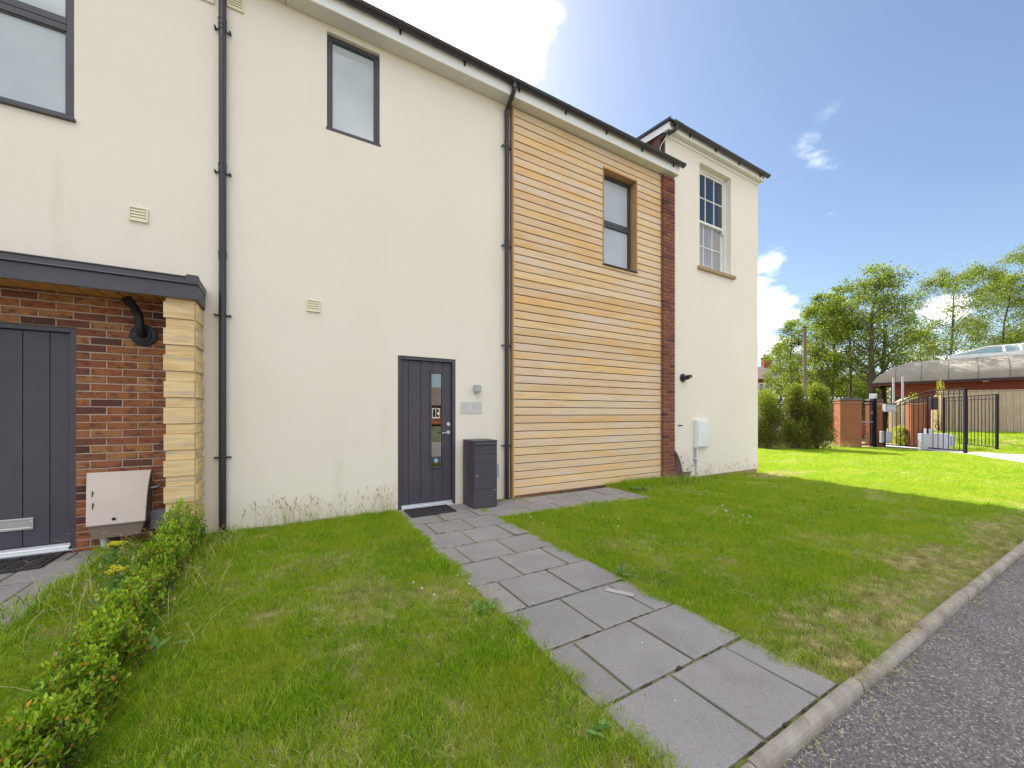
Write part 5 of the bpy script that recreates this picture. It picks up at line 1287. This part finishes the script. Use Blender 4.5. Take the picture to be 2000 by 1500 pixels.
build(hbox(-.05, LH, -.06, -.02, ZE-.08, ZE+.07, MB()), 'fascia', M['hutfascia'], hut)
build(hbox(-.09, -.052, -.06, WD+.02, ZE-.08, ZE+.07, MB()), 'end_fascia', M['hutfascia'], hut)
build(hbox(-.04, LH, -.015, 1.0, ZE-.07, ZE-.05, MB()), 'soffit', M['hutsoffit'], hut)
build(hbox(.9, LH, .55, WD, -.2, ZE-.072, MB()), 'wall', M['hutbrick'], hut)
b = MB()
for i in range(40):
    z = .0+i*.08
    hbox(.905, LH, .535, .549, z, z+.068, b)
build(b, 'brick_courses', M['hutbrick'], hut, kind='stuff')
build(hbox(1.15, 1.75, .50, .534, .2, 2.4, MB()), 'door', M['dark'], hut)
build(hbox(9.0-4.2, 9.25-4.2, .05, .14, ZE-.11, ZE-.071, MB()), 'soffit_light', M['white'], hut)
# lantern on the ridge
S0, S1, W0, W1, ZB, ZT = 3.55, 9.2, WD/2-1.2, WD/2+1.0, ZE+1.70, ZE+2.25
ln = build(hbox(S0, S1, W0, W1, ZB-.22, ZB+.06, MB()), 'lantern', M['white'], hut)
q0 = [(S0+.02, W0+.02), (S1-.02, W0+.02), (S1-.02, W1-.02), (S0+.02, W1-.02)]; rdg = [(S0+1.55, (W0+W1)/2), (S1-1.55, (W0+W1)/2)]
fr = MB(); 
def bar(p, q, r=.065): fr.tube([HP(*p), HP(*q)], r, 5)
bar((*rdg[0], ZT), (*rdg[1], ZT), .085)
for c, rr_ in ((0, 0), (3, 0), (1, 1), (2, 1)): bar((*q0[c], ZB+.07), (*rdg[rr_], ZT))
for i in range(1, 4):
    s = S0+1.55+(S1-S0-3.1)*i/4
    bar((s, W0+.02, ZB+.07), (s, (W0+W1)/2, ZT)); bar((s, W1-.02, ZB+.07), (s, (W0+W1)/2, ZT))
build(fr, 'glazing_bars', M['white'], ln, smooth=True)
b = MB(); zq = ZB+.062
V = [HP(*q0[0], zq), HP(*q0[1], zq), HP(*q0[2], zq), HP(*q0[3], zq), HP(*rdg[0], ZT-.01), HP(*rdg[1], ZT-.01)]
build(b.add(V, [(0,1,5,4),(2,3,4,5),(3,0,4),(1,2,5)]), 'lantern_glass', mat('lantern_pane', (0.22, 0.30, 0.27), 0.12, spec=0.6), ln)

# ------------------------------------------------------------------ telegraph pole, wires, signs
x, y = pxat(1572, 27); t = thing('telegraph_pole', 'brown wooden telegraph pole standing among the ash trees', 'pole', (x, y, -.15)); zt = zat(640, 27)
build(MB().tube([(x, y, -.2), (x, y, zt)], [.13, .10], 10), 'shaft', M['pole'], t, smooth=True); bx('top_cap', M['iron'], t, x-.12, x+.12, y-.12, y+.12, zt, zt+.05, .01)
for i, dz_ in enumerate((.15, .75)):
    pts = []
    for k in range(13):
        s = k/12; pts.append((x-22*s, y+14*s, zt-dz_-.9*math.sin(math.pi*s*.9)*1.0 + i*-.6*s))
    build(MB().tube(pts, .012, 4), 'wire', M['iron'], t)
for px_, lab in ((1529, 'dark road sign with a white triangle left of the telegraph pole'), (1565, 'dark road sign with a white triangle beside the telegraph pole')):
    x, y = pxat(px_, 21); t = thing('road_sign', lab, 'road sign', (x, y, -.15), 'small dark road signs'); zc = zat(784, 21)
    build(MB().tube([(x, y, -.15), (x, y, zc+.3)], .035, 8), 'post', M['iron'], t)
    mb = MB().box(-.2, .2, -.02, .02, zc-.28, zc+.3); mb.v = [(x+.866*v[0]+.5*(v[1]-.06), y-.5*v[0]+.866*(v[1]-.06), v[2]) for v in mb.v]; build(mb, 'plate', M['bollard'], t, .01)
    fr = [(0, .22), (-.16, -.12), (.16, -.12), (0, .22)]
    build(MB().tube([(x+.866*u+.5*-.095, y-.5*u+.866*-.095, zc+w_) for u, w_ in fr], .03, 5), 'triangle', M['white'], t)

# ------------------------------------------------------------------ parked cars behind the conifers
def car(x, y, ang, m, label):
    t = thing('parked_car', label, 'car', (x, y, -.17), 'cars parked beyond the conifers'); ca, sa = math.cos(ang), math.sin(ang)
    def rt(mb): mb.v = [(x+ca*v[0]-sa*v[1], y+sa*v[0]+ca*v[1], v[2]-.17) for v in mb.v]; return mb
    body = [(-2.05,.35),(-2.1,.62),(-2.0,.88),(-1.2,.93),(-.75,.95),(1.5,.95),(1.95,.90),(2.05,.6),(2.02,.35),(1.6,.22),(-1.6,.22)]
    build(rt(MB().prism(body, -.86, .86, 'y')), 'body', M[m], t, .06, True)
    cab = [(-1.15,.94),(-.45,1.42),(.9,1.46),(1.55,1.30),(1.85,.94)]
    cb_ = build(rt(MB().prism(cab, -.74, .74, 'y')), 'cabin', M['carglass'], t, .05, True)
    build(rt(MB().prism([(-.5,1.425),(-.45,1.46),(.9,1.50),(1.5,1.34),(1.48,1.31),(.9,1.462)], -.72, .72, 'y')), 'roof', M[m], t, .02)
    pl = MB()
    for s in (-1, 1):
        for u0, u1 in (((-1.18,.94),(-.46,1.44)), ((.25,.94),(.22,1.45)), ((1.3,.94),(1.15,1.41)), ((1.86,.94),(1.5,1.33))): pl.tube([(u0[0], s*.745, u0[1]), (u1[0], s*.735, u1[1])], .04, 5)
    build(rt(pl), 'pillars', M[m], t)
    for wx in (-1.3, 1.3):
        for s in (-1, 1):
            wh = build(rt(MB().tube([(wx, s*.66, .31), (wx, s*.87, .31)], .31, 20)), 'wheel', M['tyre'], t, .02, True); build(rt(MB().tube([(wx, s*.871, .31), (wx, s*.885, .31)], .20, 14)), 'rim', M['galv'], wh)
    for s in (-1, 1):
        build(rt(MB().box(-2.1, -1.98, s*.62-.14, s*.62+.14, .66, .80)), 'headlight', M['frost'], t, .02); build(rt(MB().box(1.97, 2.05, s*.66-.1, s*.66+.1, .70, .88)), 'tail_light', M['carred'], t, .02)
x, y = pxat(1512, 23); car(x, y, R(-38), 'carwhite', 'white car parked behind the conifer nearest the house')
x, y = pxat(1600, 22); car(x, y, R(-34), 'carred', 'red car parked behind the conifer by the brick pier')

# ------------------------------------------------------------------ brick houses beyond
def brick_house(x, y, ang, L, Dp, ze, zr, label, chim=(), wins=3, group='brick houses beyond the trees', z0=-.2, wm='housebrick', rm='roof_tile', nf=2):
    t = thing('brick_house', label, 'house', (x, y, z0), group); ca, sa = math.cos(ang), math.sin(ang)
    def rt(mb): mb.v = [(x+ca*v[0]-sa*v[1], y+sa*v[0]+ca*v[1], v[2]) for v in mb.v]; return mb
    wl_ = MB().box(-L/2, L/2, -Dp/2, Dp/2, z0, ze); wl_.add([(-L/2,-Dp/2,ze),(-L/2,Dp/2,ze),(-L/2,0,zr-.1)], [(0,1,2)]); wl_.add([(L/2,-Dp/2,ze),(L/2,Dp/2,ze),(L/2,0,zr-.1)], [(2,1,0)])
    build(rt(wl_), 'wall', M[wm], t)
    e = .3; sl = (zr-ze)/(Dp/2)
    r_ = MB().prism([(-Dp/2-e, ze-sl*e+.02), (0, zr), (Dp/2+e, ze-sl*e+.02), (Dp/2+e, ze-sl*e+.14), (0, zr+.13), (-Dp/2-e, ze-sl*e+.14)], -L/2-.2, L/2+.2)
    ro = build(rt(r_), 'roof', M[rm], t)
    for c in chim:
        ch = build(rt(MB().box(c-.45, c+.45, -.35, .35, zr-.5, zr+1.1)), 'chimney', M[wm], ro)
        build(rt(MB().box(c-.52, c+.52, -.42, .42, zr+1.1, zr+1.22)), 'chimney_cap', M[wm], ro)
        for q in (-.22, .22): build(rt(MB().tube([(c+q, 0, zr+1.22), (c+q, 0, zr+1.6)], .11, 8)), 'chimney_pot', M['hutsoffit'], ro)
    for f in range(nf):
        for i in range(wins):
            cx_ = -L/2+(i+.5)*L/wins; zb = z0+.9+f*2.6
            w_ = build(rt(MB().box(cx_-.55, cx_+.55, -Dp/2-.04, -Dp/2-.002, zb, zb+1.35)), 'window', M['carglass'], t)
            build(rt(MB().box(cx_-.6, cx_-.5, -Dp/2-.07, -Dp/2-.041, zb, zb+1.35).box(cx_+.5, cx_+.6, -Dp/2-.07, -Dp/2-.041, zb, zb+1.35).box(cx_-.5, cx_+.5, -Dp/2-.07, -Dp/2-.041, zb, zb+.1).box(cx_-.5, cx_+.5, -Dp/2-.07, -Dp/2-.041, zb+1.25, zb+1.35).box(cx_-.04, cx_+.04, -Dp/2-.07, -Dp/2-.041, zb+.1, zb+1.25)), 'frame', M['white'], w_)
            build(rt(MB().box(cx_-.7, cx_+.7, -Dp/2-.1, -Dp/2-.001, zb-.12, zb-.005)), 'sill', M['stone'], w_)
    return t
x, y = pxat(1468, 46); brick_house(x, y, R(-35), 6.0, 8.0, zat(746, 46), zat(722, 46)+.2, 'far brick house with a chimney beside the end house corner', chim=(1.7,), wins=4)
x, y = pxat(1600, 62); brick_house(x, y, R(-30), 14.0, 8.0, zat(752, 62), zat(733, 62), 'far brick house half hidden behind the conifers and pole', chim=(-4.0,), wins=6)
# house across the road, seen mirrored in the door glass
brick_house(21.0, -52.0, R(165), 13.0, 8.0, 2.6, 5.2, 'brick bungalow across the road mirrored in the front door glass', chim=(3.5,), wins=3, group=None, nf=1)
